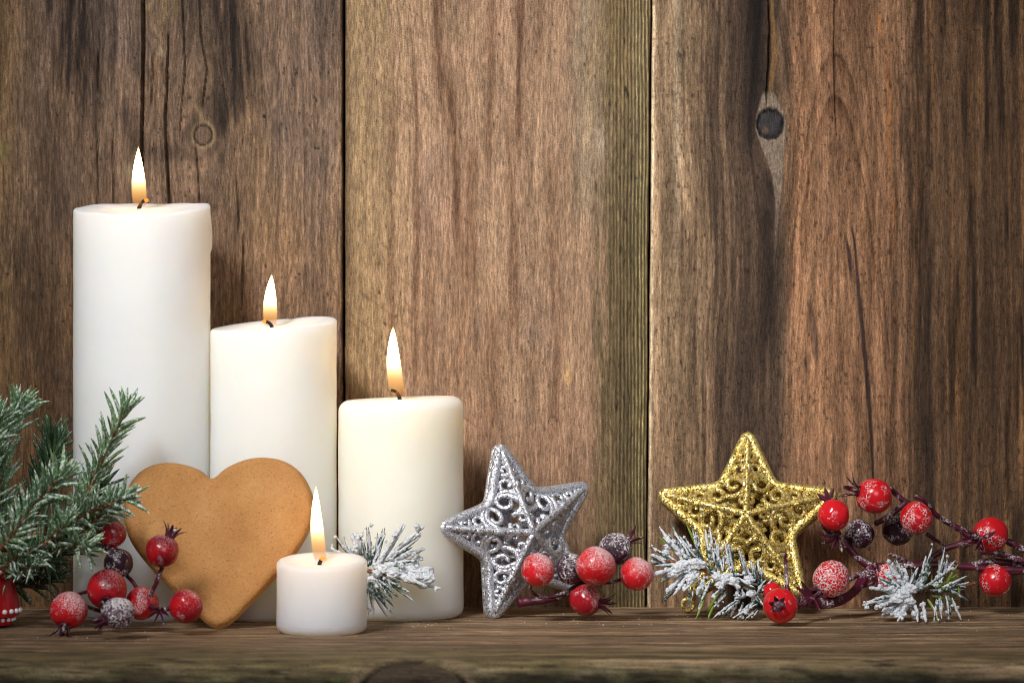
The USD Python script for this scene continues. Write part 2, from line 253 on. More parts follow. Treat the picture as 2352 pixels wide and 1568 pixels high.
def plank_one(u, v):
    uu = around(around(u, v, 468, 314, 52, 3.2), v, 350, 700, 20, 5) + fb(u, v, 130, 420, 3) * 16
    lean = fb(u, v, 300, 500, 90) * 30
    g = grain(uu + lean * 0.4, v, 11, (0.22, 0.15, 0.10, 0.10)); ku = 110 * streak(uu, v, 11)
    c = np.broadcast_to(lin((122, 103, 89)), u.shape + (3,)).copy()
    c = mixc(c, (134, 110, 84), 0.6 * sm(fb(uu, v, 90, 500, 20), -0.1, 0.5))
    c = mixc(c, (124, 96, 68), 0.75 * sm(v, 380, 900))
    c = mixc(c, (128, 104, 72), 0.8 * sm(-u, -110, 40) * 0.9)
    c = mixc(c, (104, 92, 90), 0.5 * sm(fb(u, v, 160, 230, 22), 0.0, 0.5))
    st = 1.0 * gs((u + 0.6 * ku - 168 - v * 0.06) / 62) * (1 - sm(v + 120 * fb(uu, v, 16, 200, 24), 120, 330))
    st = np.maximum(st, 0.95 * gs((u + 0.5 * ku - 520 - 24 * np.sin(v / 90)) / (46 - v * 0.05)) * (1 - sm(v + 60 * fb(uu, v, 14, 120, 25), 230, 320)))
    st = np.maximum(st, 0.6 * gs((u - 440 + (v - 120) * 0.02) / 36) * (1 - sm(v, 20, 190)))
    arc = np.hypot(u - 372, (v - 205) * 0.62)
    st = np.maximum(st, 0.55 * gs((arc - 92 - 10 * fb(u, v, 60, 60, 26)) / 17) * sm(v, 180, 270) * (1 - sm(v, 350, 430)))
    st = np.maximum(st, 0.55 * gs((u - 352) / 40) * gs((v - 165) / 60) * sm(fb(u, v, 14, 26, 27), -0.2, 0.4))
    st = np.maximum(st, 0.5 * gs((u - 115 - (v - 250) * 0.10) / 26) * sm(v, 120, 260) * (1 - sm(v, 420, 640)))
    st = np.maximum(st, 0.45 * gs((u - 60 - (v - 560) * 0.1) / 40) * sm(v, 470, 600) * (1 - sm(v, 700, 900)))
    st = np.maximum(st, 0.35 * sm(u, 640, 775) * (1 - sm(v, 0, 380)))
    c = mixc(c, (60, 49, 46), st * (0.9 + 0.9 * fb(uu, v, 6, 70, 28)))
    li = gs((u - 362) / 26) * gs((v - 115) / 26) * sm(fb(u, v, 13, 18, 30), 0.0, 0.4)
    li = np.maximum(li, gs((u - 300) / 16) * gs((v - 395) / 26) * 0.6)
    c = mixc(c, (150, 138, 115), 0.8 * li)
    c = mixc(c, (140, 128, 78), 0.75 * gs((u - 372) / 40) * gs((v - 12) / 26) * sm(fb(u, v, 10, 14, 31), -0.2, 0.4))
    c = mixc(c, (118, 122, 70), 0.4 * gs((u - 5) / 20) * gs((v - 345) / 30))
    pits = sm(fb(u, v, 4.5, 9, 33, 2), 0.40, 0.62)
    c = mixc(c, (34, 27, 24), 0.9 * pits * sm(fb(u, v, 140, 160, 34), -0.35, 0.2))
    c = c * np.exp(g * 1.15)[..., None]
    d = crack(u, v, [(329, -320), (330, 0), (331, 110), (329, 220), (327, 330), (330, 500), (333, 700)], [4.4, 4.2, 4.2, 3.4, 3.4, 3.0, 1], 0.007, 1.0, 41)
    d = np.maximum(d, crack(u, v, [(388, 95), (385, 215), (381, 275), (384, 345), (391, 470), (400, 600)], [1.6, 2.2, 3.0, 3.0, 3.2, 1.5], 0.005, 1.2, 42))
    for k, pts in enumerate(([(300, 20), (303, 130)], [(180, 200), (186, 330)], [(640, 60), (643, 190)], [(700, 300), (704, 420), (702, 520)], [(600, 130), (606, 240)], [(90, 420), (95, 560), (92, 640)], [(40, 600), (44, 760)], [(419, -40), (424, 90), (427, 165), (419, 240), (415, 300)], [(458, -40), (462, 80), (478, 165), (467, 235)], [(352, 150), (350, 230)], [(228, 130), (226, 200)],
                             [(452, 350), (456, 400), (460, 470), (463, 620)], [(222, 300), (226, 400), (225, 470)], [(259, 330), (262, 420), (262, 470)], [(546, 420), (549, 520)], [(560, 560), (556, 690)])):
        d = np.maximum(d, crack(u, v, pts, 1.6 if k > 6 else 1.1, 0.0030 if k > 6 else 0.0012, 1.2, 50 + k))
    r = np.hypot((u - 468) / 1.0, (v - 312) / 1.16)
    hgt = 0.0003 * g - d
    kr = r + 2.2 * fb(u, v, 14, 14, 60)
    c = mixc(c, (142, 124, 98), 0.75 * gs((kr - 25.5 - 2 * fb(u, v, 5, 5, 66)) / 3.6) * (0.6 + 0.6 * sm(u + 0.4 * v, 560, 610)))
    c = mixc(c, (152, 134, 102), 0.6 * gs((u - 470 + (v - 280) * -0.5) / 7) * sm(v, 225, 270) * (1 - sm(v, 285, 295)))
    c = mixc(c, (122, 104, 92), 0.85 * (1 - sm(kr, 17, 20)))
    c = mixc(c, (40, 30, 26), 0.85 * gs((kr - 19.4) / 1.5)); hgt -= 0.0012 * gs((kr - 19.4) / 1.8)
    c = mixc(c, (70, 56, 50), 0.3 * (1 - sm(kr, 15, 17)) * (0.5 + 0.5 * np.sin(kr * 1.9)))
    return c, hgt
def plank_two(u, v):
    uu = u + fb(u, v, 170, 520, 103) * 20
    g = grain(uu, v, 111, (0.20, 0.11, 0.07, 0.07)); ku = 130 * streak(uu, v, 111)
    c = np.broadcast_to(lin((152, 127, 106)), u.shape + (3,)).copy()
    c = mixc(c, (162, 131, 112), 0.6 * sm(fb(u, v, 130, 260, 120), -0.1, 0.5))
    c = mixc(c, (140, 118, 104), 0.6 * sm(fb(u, v, 110, 190, 121), 0.0, 0.5))
    c = mixc(c, (148, 128, 98), 0.8 * (1 - sm(u + ku + 22 * fb(u, v, 40, 300, 122), 840, 960)))
    c = mixc(c, (100, 80, 58), 0.75 * (1 - sm(u + 6 * fb(u, v, 20, 90, 123), 795, 815)))
    for uc, w, a, v0, v1, sl in ((1008, 10, .55, -400, 260, .0), (952, 6, .45, 150, 900, .01), (1030, 13, .6, 170, 560, .05), (1120, 11, .4, -400, 420, -.01), (1190, 9, .55, -400, 330, .0), (1168, 8, .4, 250, 800, .02), (1072, 14, .45, 330, 620, .03),
                                  (905, 6, .35, 100, 800, 0), (1232, 10, .35, -400, 170, 0), (1270, 14, .35, 350, 1000, .01), (1075, 30, .3, 560, 900, -.02), (985, 12, .3, 500, 900, .0), (1130, 20, .35, 700, 1050, .0)):
        m = gs((uu + 0.12 * ku - uc - sl * (v - 200)) / w) * sm(v, v0 - 60, v0 + 60) * (1 - sm(v, v1 - 90, v1 + 90))
        c = mixc(c, (102, 70, 50), 1.25 * a * m)
    c = mixc(c, (112, 90, 70), 0.55 * sm(v, 900, 1250) )
    ed = sm(u + 0.6 * ku + 12 * fb(u, v, 30, 200, 125), 1340, 1420)
    c = mixc(c, (140, 128, 110), 0.8 * sm(u + 14 * fb(u, v, 24, 120, 126), 1300, 1345) * (1 - sm(v, 420, 560)) * (1 - ed))
    gl = fb(uu, v, 40, 300, 127)
    c = mixc(c, (118, 106, 80), 0.85 * ed)
    c = mixc(c, (96, 86, 58), 0.55 * ed * sm(v, 250, 600))
    c = mixc(c, (136, 118, 82), 0.5 * ed * (1 - sm(u, 1420, 1470)) * (1 - sm(v, 150, 400)))
    lines = 0.5 + 0.5 * np.sin((u + 5 * fb(u, v, 60, 260, 128)) * 2 * np.pi / 8.2 + 2 * fb(u, v, 30, 300, 129))
    c = c * (1 + ed * sm(u, 1370, 1430) * (lines - 0.6) * 0.75)[..., None]
    c = mixc(c, (176, 172, 122), 0.55 * ed * sm(lines, 0.7, 1) * sm(u, 1440, 1475))
    c = mixc(c, (50, 44, 28), 0.8 * ed * sm(fb(u, v, 5, 24, 130, 2), 0.3, 0.55) * (1 - sm(u, 1450, 1485)))
    c = mixc(c, (176, 162, 146), 0.8 * gs((u - 1378 - 4 * fb(u, v, 20, 40, 131)) / 9) * gs((v - 328) / 42))
    c = mixc(c, (186, 158, 110), 0.6 * gs((u - 1304) / 8) * gs((v - 865) / 22))
    c = mixc(c, (90, 74, 52), 0.45 * gs((np.hypot((u - 880) / 34, (v - 585) / 30) - 0.7) / 0.35) * sm(fb(u, v, 8, 8, 132), -0.2, 0.5))
    pits = sm(fb(u, v, 4.2, 8, 133, 2), 0.42, 0.64)
    c = mixc(c, (56, 41, 31), 0.85 * pits * sm(fb(u, v, 120, 160, 134), -0.4, 0.3))
    scr = sm(fb((u * 0.8 + v * 0.6), (v * 0.8 - u * 0.6), 90, 3.4, 135, 2), 0.30, 0.6) * sm(fb(u, v, 120, 120, 136), -0.1, 0.4)
    c = mixc(c, (96, 72, 56), 0.4 * scr * (1 - ed))
    c = c * np.exp(g * 0.95)[..., None]
    return c, 0.00025 * g + 0.00045 * ed * (lines - 0.5) * sm(u, 1370, 1430)
def plank_three(u, v):
    uu = around(u, v, 1770, 285, 42, 4.2) + fb(u, v, 140, 520, 203) * 14
    g = grain(uu, v, 211, (0.18, 0.20, 0.18, 0.14)); ku = 150 * streak(uu, v, 211)
    c = np.broadcast_to(lin((124, 101, 82)), u.shape + (3,)).copy()
    e0 = polyx([(1500, -300), (1497, 0), (1486, 1400)], v)
    t = u - e0
    c = mixc(c, (144, 124, 101), 0.85 * (1 - sm(t + 0.7 * ku + 12 * fb(uu, v, 18, 300, 220), 60, 190)) * (1 - 0.6 * sm(v, 700, 1200)))
    c = mixc(c, (160, 147, 128), 0.6 * gs((t - 60) / 9) * (1 - sm(v, 300, 800)))
    c = mixc(c, (192, 178, 156), 0.8 * (1 - sm(t + 3 * fb(u, v, 10, 60, 221), 3, 11)))
    dk = sm(u + ku + 34 * fb(uu, v, 24, 240, 222), 1590, 1690) * (1 - sm(u + 8 * fb(uu, v, 16, 160, 223), 1775 + 14 * sm(v, 300, 500), 1800 + 14 * sm(v, 300, 500)))
    c = mixc(c, (86, 71, 61), 0.85 * dk)
    c = mixc(c, (40, 32, 31), 0.9 * gs((u - 1735 - 10 * fb(uu, v, 15, 90, 224)) / 30) * (1 - sm(v, 180, 330)))
    c = mixc(c, (40, 32, 30), 0.9 * gs((u - 1818 - 12 * fb(uu, v, 15, 90, 225)) / 24) * (1 - sm(v + 40 * fb(uu, v, 12, 80, 226), 130, 280)))
    c = mixc(c, (50, 40, 37), 0.75 * gs((u - 1765 - 6 * fb(uu, v, 15, 90, 227)) / 20) * sm(v, 360, 440) * (1 - sm(v, 700, 900)))
    ce = sm(u + 0.25 * ku + 10 * fb(uu, v, 20, 200, 228), 1790, 1830) * (1 - sm(u + ku + 26 * fb(uu, v, 20, 300, 229), 2055, 2150))
    c = mixc(c, (150, 115, 89), 0.92 * ce)
    c = mixc(c, (150, 120, 98), 0.5 * ce * sm(fb(u, v, 70, 300, 230), 0, 0.5))
    c = mixc(c, (128, 98, 78), 0.5 * ce * sm(v, 800, 1200))
    L = v - 0.045 * np.abs(u - 1918) ** 2.0 + 26 * fb(u, v, 34, 60, 231)
    for L0, w, a in ((-230, 70, .4), (-60, 50, .45), (120, 40, .85), (226, 34, .85), (330, 60, .4), (520, 60, .25), (760, 90, .25)):
        m = sm(L, L0 - 9, L0 + 3) * np.exp(-np.maximum(L - L0, 0) / w)
        c = mixc(c, (92, 58, 38), a * m * ce * (0.75 + 0.6 * fb(uu, v, 8, 60, 232)))
    og = np.maximum(gs((u - polyx([(2000, -300), (2010, 0), (2040, 170), (2046, 420), (2056, 560), (2064, 900)], v)) / 6) * sm(fb(u, v, 12, 90, 233), -0.2, 0.3), 0)
    c = mixc(c, (176, 116, 60), 0.65 * og * (1 - sm(v, 600, 800)))
    rt = sm(u + ku + 24 * fb(uu, v, 22, 340, 234), 2050, 2160)
    c = mixc(c, (106, 82, 62), 0.9 * rt)
    c = mixc(c, (140, 104, 68), 0.6 * rt * sm(fb(uu, v, 10, 400, 235), 0.05, 0.45))
    c = mixc(c, (56, 42, 34), 0.75 * rt * sm(fb(uu, v, 13, 260, 236), 0.0, 0.4))
    c = mixc(c, (70, 56, 46), 0.7 * gs((u - 2126 - 8 * fb(uu, v, 15, 90, 237)) / 22) * sm(v, 520, 640))
    for pts, w, a in (([(1944, 545), (1950, 590), (1955, 640)], 4, .8), ([(1957, 520), (1966, 600), (1974, 690), (1980, 760), (1990, 860), (1998, 950), (2004, 1060), (2010, 1200)], 4.5, .85), ([(1858, 690), (1866, 740), (1872, 800), (1874, 830)], 8, .55), ([(1850, 810), (1852, 860)], 3, .6)):
        p = np.array(pts, float); on = sm(v, p[0, 1] - 25, p[0, 1] + 20) * (1 - sm(v, p[-1, 1] - 20, p[-1, 1] + 25))
        ww = w * (0.55 + 0.75 * gs((v - p[:, 1].mean()) / (0.35 * np.ptp(p[:, 1]) + 1)))
        c = mixc(c, (62, 48, 52), a * on * sm(-np.abs(u - polyx(pts, v) - 2 * fb(u, v, 20, 40, 238)) / ww, -1.2, -0.5))
    saw = sm(fb(u - v * 0.08, v + u * 0.14, 60, 4.2, 240, 2), 0.1, 0.5) * (1 - sm(t, 70, 130)) * sm(fb(u, v, 60, 110, 241), -0.3, 0.2)
    c = mixc(c, (120, 98, 74), 0.5 * saw)
    pits = sm(fb(u, v, 4.5, 10, 242, 2), 0.44, 0.66)
    c = mixc(c, (56, 42, 34), 0.6 * pits)
    c = c * np.exp(g * 1.0)[..., None]
    hgt = 0.0003 * g
    # knot with its grey collar and tail
    wl = polyx([(1760, 150), (1758, 200), (1746, 235), (1736, 270), (1735, 300), (1748, 340), (1762, 370), (1774, 410), (1780, 470), (1778, 560), (1776, 620)], v)
    wr = polyx([(1768, 150), (1772, 200), (1788, 235), (1803, 262), (1806, 300), (1803, 345), (1799, 400), (1796, 450), (1790, 500), (1784, 560), (1780, 620)], v)
    c = mixc(c, (46, 37, 35), 0.8 * gs((u - 1722 - 5 * fb(uu, v, 15, 60, 261)) / 16) * gs((v - 290) / 80))
    j = 2 * fb(u, v, 9, 22, 243)
    col = sm(u - wl + j, -1.5, 2) * (1 - sm(u - wr + j, -2, 1.5)) * sm(v, 205, 225) * (1 - sm(v, 540, 640))
    c = mixc(c, (136, 124, 113), 0.92 * col * (1 - 0.6 * sm(v, 380, 560))) * (1 + 0.5 * col * fb(u, v, 3, 5, 244, 2))[..., None]
    r = np.hypot((u - 1769) / 33, (v - 286) / 37) + 0.06 * fb(u, v, 12, 12, 245)
    kn = 1 - sm(r, 0.92, 1.03)
    c = mixc(c, (66, 66, 72), 0.95 * kn) * (1 + 0.35 * kn * fb(u, v, 6, 8, 246))[..., None]
    c = mixc(c, (14, 13, 15), 0.95 * kn * sm(r, 0.66, 0.9) * sm(fb(u, v, 5, 6, 247, 2), -0.35, 0.15))
    c = mixc(c, (112, 90, 72), 0.9 * (1 - sm(np.hypot(u - 1757, v - 300), 5, 9)))
    hgt -= 0.0010 * kn * sm(r, 0.55, 0.9); hgt += 0.0006 * col * (1 - kn)
    d = crack(u, v, [(1764, -320), (1765, 0), (1768, 70), (1766, 130), (1762, 190), (1761, 232)], [2.6, 2.6, 2.8, 2.6, 2.2, 1.2], 0.004, 2.0, 250)
    d = np.maximum(d, crack(u, v, [(1761, 232), (1774, 256), (1780, 264)], 1.5, 0.0015, 1, 251))
    d = np.maximum(d, crack(u, v, [(1916, -320), (1917, 0), (1916, 110), (1917, 200), (1921, 300), (1921, 345)], [1.9, 1.9, 1.8, 1.5, 1.2, 0.7], 0.003, 1.0, 252))
    c = mixc(c, (150, 116, 74), 0.6 * sm(u, polyx([(1764, -300), (1766, 0), (1770, 130), (1764, 200)], v), polyx([(1768, -300), (1770, 0), (1774, 130), (1768, 200)], v)) * (1 - sm(u, polyx([(1772, -300), (1774, 0), (1782, 130), (1772, 220)], v), polyx([(1776, -300), (1778, 0), (1788, 130), (1776, 220)], v))) * (1 - sm(v, 195, 235)))
    return c, hgt - d

wall = Thing('plank_wall', 'wall of three wide weathered brown planks behind the candles and stars', 'wall', (0, DW, 0), kind='structure')
def build_plank(fn, left, right, proud, label, du=2.0, dv=4.0, rnd=7.0):
    vs = np.arange(-330, 1424, dv); nu = int(round((right[0] - left[0]) / du))
    tt = np.linspace(0, 1, nu); T, V = np.meshgrid(tt, vs)
    L = polyx(left[1], V) + 1.2 * fb(V, V * 0, 45, 1, 300 + nu % 17, 2); R = polyx(right[1], V) + 1.2 * fb(V, V * 0, 45, 1, 310 + nu % 13, 2)
    U = L + (R - L) * T
    c, hg = fn(U, V); lum = np.maximum(c @ [0.3, 0.59, 0.11], 0.004)[..., None]; c = np.maximum(lum + (c - lum) * 1.0, 0.002); c = c * (0.87 * (lum / 0.19) ** 0.36) * (1.04, 0.955, 0.86)
    e = np.minimum(U - L, R - U); er = np.clip(1 - e / rnd, 0, 1)
    hg = hg - 0.0016 * (1 - np.sqrt(np.clip(1 - er ** 2, 0, 1))) + 0.0004 * fb(U, V, 200, 300, 320 + nu % 7, 2)
    X, Y, Z = (U - U0) * S, DW - proud - hg, H - (V - VH) * S
    # side walls: repeat the border columns deeper in
    def deep(A, B): return np.concatenate([A[:, :1], A, A[:, -1:]], 1) if B is None else np.concatenate([np.full_like(A[:, :1], B), A, np.full_like(A[:, -1:], B)], 1)
    X, Y, Z = deep(X, None), deep(Y, DW + 0.022), deep(Z, None); c = np.concatenate([c[:, :1] * 0.7, c, c[:, -1:] * 0.7], 1)
    X[:, 0] += 0.0001; X[:, -1] -= 0.0001
    v = np.stack([X, Y, Z], -1).reshape(-1, 3)
    wall.part('plank', (v, grid_faces(*X.shape)), WOOD_WALL, cd=np.clip(c, 0.004, 0.9).reshape(-1, 3), label=label)
build_plank(plank_one, (-330, [(-330, -400), (-330, 1500)]), (787, [(787, -400), (787, 1500)]), 0.0022, 'grey brown plank with a long black split and a small ringed knot')
build_plank(plank_two, (792.5, [(792.5, -400), (792, 1500)]), (1494, [(1496, -400), (1494, 0), (1482, 1500)]), 0.0, 'pinkish tan plank with a green ribbed right edge')
build_plank(plank_three, (1499, [(1502, -400), (1499, 0), (1486.5, 1500)]), (2690, [(2690, -400), (2690, 1500)]), 0.0006, 'brown plank with a dark knot in a grey collar')
bx = trimesh.creation.box([3060 * S, 0.012, 1790 * S]); bx.apply_translation([(1180 - U0) * S, DW + 0.030, H - (530 - VH) * S])
wall.part('backing_board', bx, DARK_WOOD, smooth=False)

# ---------------------------------------------------------------- wooden shelf
DF = F * H / (1515 - VH)
shelf = Thing('wooden_shelf', 'old wooden shelf with a mossy front edge under all the decorations', 'shelf', (0, (DW + DF) / 2, 0), kind='structure')
def build_shelf():
    xs = np.arange(-0.36, 0.36, 0.0011)
    top = np.linspace(DW + 0.012, DF + 0.010, 420); a = np.linspace(0, np.pi / 2, 16)[1:]; down = np.linspace(0.010, 0.048, 50)[1:]
    py = np.r_[top, DF + 0.010 - 0.010 * np.sin(a), np.full(len(down), DF)]
    pz = np.r_[top * 0, -0.010 + 0.010 * np.cos(a), -down]
    pn = np.r_[top * 0 + 1, np.cos(a), down * 0]
    s = np.r_[0, np.cumsum(np.hypot(np.diff(py), np.diff(pz)))]
    X, Sg = np.meshgrid(xs, s); Y = np.interp(Sg, s, py); Z = np.interp(Sg, s, pz); NZ = np.interp(Sg, s, pn)
    u, w = X * 1e4 / 2.2, Sg * 1e4 / 2.2           # about picture units
    edge = s[420]; fe = (Sg - edge) * 1e3           # millimetres past the start of the rounding
    wav = fb(u, w, 400, 90, 401) * 20
    g = 0.22 * fb(u, w + wav, 60, 3.6, 402) + 0.22 * fb(u, w + wav, 170, 9, 403) + 0.2 * fb(u, w + wav, 420, 24, 404)
    c = np.broadcast_to(lin((120, 98, 76)), X.shape + (3,)).copy()
    c = mixc(c, (148, 122, 94), 0.7 * sm(fb(u, w, 260, 70, 405), -0.05, 0.45))
    c = mixc(c, (92, 76, 60), 0.6 * sm(fb(u, w + wav, 300, 36, 406), 0.05, 0.5))
    c = mixc(c, (112, 104, 66), 0.5 * sm(fe + 14 * fb(u, w, 240, 60, 407), -60, -5))
    c = mixc(c, (64, 52, 42), 0.55 * sm(fb(u, w + wav, 120, 9, 408, 2), 0.2, 0.5))
    fr = sm(fe + 3.5 * fb(u, w, 60, 40, 409), 6, 15)
    c = mixc(c, (42, 40, 25), 0.95 * fr)
    c = mixc(c, (98, 92, 62), 0.5 * fr * sm(fb(u, w, 42, 20, 410), 0.1, 0.5))
    c = mixc(c, (16, 16, 11), 0.85 * fr * sm(fb(u, w, 90, 34, 411), 0.0, 0.4))
    c = mixc(c, (84, 98, 44), 0.55 * fr * sm(fb(u, w, 26, 16, 412), 0.2, 0.5))
    rim = gs((fe - 8) / 4.5) * sm(fb(u, w, 50, 30, 413), 0.0, 0.35)
    c = mixc(c, (150, 136, 108), 0.35 * rim)
    c = mixc(c, (166, 140, 110), 0.75 * sm(fb(u, w + wav, 340, 30, 421), -0.05, 0.35) * sm(X, -0.05, 0.1))
    c = mixc(c, (40, 32, 26), 0.8 * sm(fb(u, w + wav, 90, 3.0, 422, 2), 0.28, 0.5))
    c = 1.16 * c * np.exp(g * 2.6)[..., None]
    # knot on the front edge
    xk = (950 - U0) / F * DF; rk = np.hypot((X - xk) / 0.0238, (fe - 24) / 23.0) + 0.05 * fb(u, w, 30, 20, 414)
    kn = 1 - sm(rk, 0.9, 1.0)
    c = mixc(c, (74, 60, 50), 0.85 * kn) * (1 + 0.4 * kn * fb(u, w, 40, 5, 415))[..., None]
    c = mixc(c, (138, 116, 92), 0.6 * gs((rk - 1.12) / 0.07) * (1 - sm(fe, 20, 30)))
    c = mixc(c, (14, 12, 10), 0.85 * gs((rk - 0.98) / 0.04) * sm(fb(u, w, 40, 20, 430), -0.4, 0.1))
    hg = 0.0009 * g * 1.0 + 0.0012 * fb(u, w, 120, 60, 416) * sm(fe, -5, 12) + 0.0010 * fr * fb(u, w, 22, 14, 417) - 0.002 * gs((rk - 0.98) / 0.045) - 0.0012 * kn
    c = mixc(c, (176, 160, 136), 0.6 * gs((fe + 5 + 0.10 * (X - xk) * 1e3) / 2.0) * gs((X - xk - 0.004) / 0.016) * sm(fb(u, w, 30, 6, 418), -0.2, 0.2))
    for k, (x0, x1, s0, wd) in enumerate(((-0.02, 0.20, 60, .55), (0.12, 0.33, 102, .45), (-0.24, -0.02, 86, .45), (0.03, 0.26, 132, .5), (-0.33, -0.12, 28, .5), (-0.05, 0.08, 22, .4), (0.18, 0.34, 40, .5), (-0.12, 0.02, 48, .35))):
        m = np.clip(1 - np.abs(-fe - s0 - 3.5 * fb(u, w * 0, 300, 1, 440 + k) - 0.8 * fb(u, w * 0, 24, 1, 460 + k)) / wd, 0, 1) ** 0.6 * sm(X, x0, x0 + 0.03) * (1 - sm(X, x1 - 0.03, x1))
        hg = hg - 0.0022 * m; c = c * (1 - 0.7 * m)[..., None]
    pit = sm(fb(u, w, 9, 5, 431, 2), 0.36, 0.6); hg = hg - 0.0005 * pit; c = c * (1 - 0.5 * pit)[..., None]
    v = np.stack([X, Y - hg * (1 - NZ), Z + hg * NZ], -1)
    # underside
    und = np.stack([xs, np.full_like(xs, DW + 0.012), np.full_like(xs, -0.048)], -1)
    v = np.concatenate([v, und[None], v[:1]], 0); c = np.concatenate([c, c[-1:], c[:1]], 0)
    shelf.part('board', (v.reshape(-1, 3), grid_faces(len(s) + 2, len(xs))[:, ::-1]), WOOD_SHELF, cd=np.clip(c, 0.003, 0.9).reshape(-1, 3))
build_shelf()

# ---------------------------------------------------------------- candles
def candle(name, label, wax_mat, uc, halfpx, D, top, rim_r, dish, seed, wick_px, flame_px, ember=True, drips=(), edge=0.0022):
    """top(th): rim height at the angle th (0 right, pi/2 away from the camera)."""
    r = halfpx / F * D; c = P(uc, VH, D); c[2] = 0
    t = Thing(name, label, 'candle', c, 'lit candles on the shelf')
    n = 160; th = np.linspace(0, 2 * np.pi, n, endpoint=False)
    hr = top(th); a = np.linspace(0, np.pi / 2, 7)
    rings = []
    rings.append((np.full(n, 0.0), np.full(n, 0.0003)))
    for q in a: rings.append((np.full(n, r - edge + edge * np.sin(q)), np.full(n, edge - edge * np.cos(q)) + 0.0))
    ns = 70
    for k in range(1, ns + 1):
        z = edge + (hr - rim_r - edge) * k / ns; rings.append((np.full(n, r), z))
    for q in a[1:]: rings.append((np.full(n, r - rim_r + rim_r * np.cos(q)), hr - rim_r + rim_r * np.sin(q)))
    ri = r - rim_r; hm = hr.mean(); wz = hm - dish
    for k in np.linspace(0, 1, 14)[1:]:
        rr = ri * (1 - k); blend = sm(k, 0, 0.55)
        rings.append((np.full(n, max(rr, 1e-5)), hr * (1 - blend) + (wz + (hr - hm) * (1 - k)) * blend))
    R = np.array([q[0] for q in rings]); Z = np.array([q[1] for q in rings]); TH = np.broadcast_to(th, R.shape)
    nz = meshkit.fbm(np.stack([np.cos(TH) * 2 + 9, np.sin(TH) * 2 + 9, Z / 0.02 + seed], -1), 3, seed) - 0.5
    R = R + np.where(R > 0.6 * r, 0.0007 * nz, 0)
    R = R + np.where((Z < 0.004) & (R > 0.9 * r), 0.0006 * (meshkit.fbm(np.stack([np.cos(TH) * 14 + 40, np.sin(TH) * 14 + 40, Z * 300], -1), 2, seed + 5) - 0.6), 0)
    for (ang, z0, w, l, hgt) in drips:
        R = R + hgt * gs((TH - ang) / w) * sm(Z, z0 - 0.0015, z0 + 0.001) * (1 - sm(Z, z0 + l * 0.3, z0 + l))
    v = np.stack([c[0] + R * np.cos(TH), D + R * np.sin(TH), Z], -1).reshape(-1, 3)
    t.part('wax_body', (v, grid_faces(len(R), n, True)), wax_mat)
    wp = spline([P(*q) for q in wick_px], 14)
    wk = t.part('wick', tube(wp, np.linspace(0.0011, 0.0008, 14), 8, rough=0.15, seed=seed), CHAR)
    if ember: t.part('ember', blob(wp[-1], 0.00105, 2, 0.2, 2, seed), EMBER, parent=wk)
    # flame
    (ub, vb), (ut, vt), wpx, Df, lean, *pw = flame_px; pw = pw[0] if pw else 0.8
    m, k = 40, 24; q = np.linspace(0, 1, m)
    prof = np.where(q < 0.22, 0.82 + 0.18 * np.sin(q / 0.22 * np.pi / 2), np.cos(np.clip((q - 0.22) / 0.78, 0, 1) * np.pi / 2) ** pw)
    prof = prof * (0.35 + 0.65 * sm(q, -0.03, 0.06)); prof[0] *= 0.2; prof[-1] = 0.004
    rad = 0.98 * wpx / 2 / F * Df * prof
    cx = np.array([P(ub + (ut - ub) * x + lean * np.sin(x * np.pi), vb + (vt - vb) * x, Df) for x in q])
    ph = np.linspace(0, 2 * np.pi, k, endpoint=False)
    fv = cx[:, None] + np.stack([rad[:, None] * np.cos(ph), rad[:, None] * np.sin(ph), np.zeros((m, k))], -1)
    fl = t.part('flame', (fv.reshape(-1, 3), grid_faces(m, k, True)), FLAME, h=np.repeat(q, k))
    sel = slice(17, 34); t.part('flame_core', tube(cx[sel], 0.34 * rad[sel] * np.r_[0.1, 0.6, np.ones(13), 0.6, 0.1], 12), CORE, parent=fl)
    return t
def rim(front, back, left, right, extra=lambda th: 0 * th):
    return lambda th: (front + back + left + right) / 4 + (back - front) / 2 * np.sin(th) + (right - left) / 2 * np.cos(th) + ((front + back) - (left + right)) / 4 * -np.cos(2 * th) + extra(th)
candle('pillar_candle', 'tallest white pillar candle, at the left behind the fir branch', WAX_WHITE, 326.5, 155.5, 1.13, rim(0.2055, 0.2172, 0.2122, 0.2132, lambda th: 0.0003 * np.sin(3 * th + 1) + 0.0002 * np.sin(8 * th)), 0.0018, 0.0006, 3,
       [(318, 482, 1.130), (322, 472, 1.129), (328, 463, 1.127), (336, 460, 1.126)], ((322, 478), (318, 336), 36, 1.130, -2, 0.92),
       drips=((0.06, 0.1905, 0.05, 0.022, 0.0010), (-0.02, 0.157, 0.035, 0.006, 0.0008)))
def bump2(th):
    d = (th - 1.35 + np.pi) % (2 * np.pi) - np.pi
    return 0.0020 * (sm(-d, -0.12, 0.10) * -1 + 0) * gs((d - 0.9) / 1.0) + 0.0012 * sm(-d, -0.05, 0.12) * gs((d + 0.6) / 0.9)
candle('pillar_candle', 'middle-height ivory pillar candle behind the right half of the heart cookie', WAX_IVORY, 628.5, 144.5, 1.13, rim(0.1482, 0.1555, 0.1492, 0.1535, bump2), 0.0016, 0.0018, 5,
       [(625, 752, 1.130), (620, 743, 1.129), (612, 739, 1.127), (607, 738, 1.126)], ((621, 752), (624, 630), 35, 1.132, -2, 0.78))
candle('pillar_candle', 'shortest cream pillar candle with rounded shoulder beside the silver star', WAX_CREAM, 921, 143.5, 1.13, rim(0.1120, 0.1142, 0.1122, 0.1142), 0.0058, 0.0006, 7,
       [(919, 921, 1.130), (916, 909, 1.129), (909, 899, 1.127), (898, 896, 1.126)], ((915, 914), (903, 750), 38, 1.130, -5, 0.72), ember=False, edge=0.005)
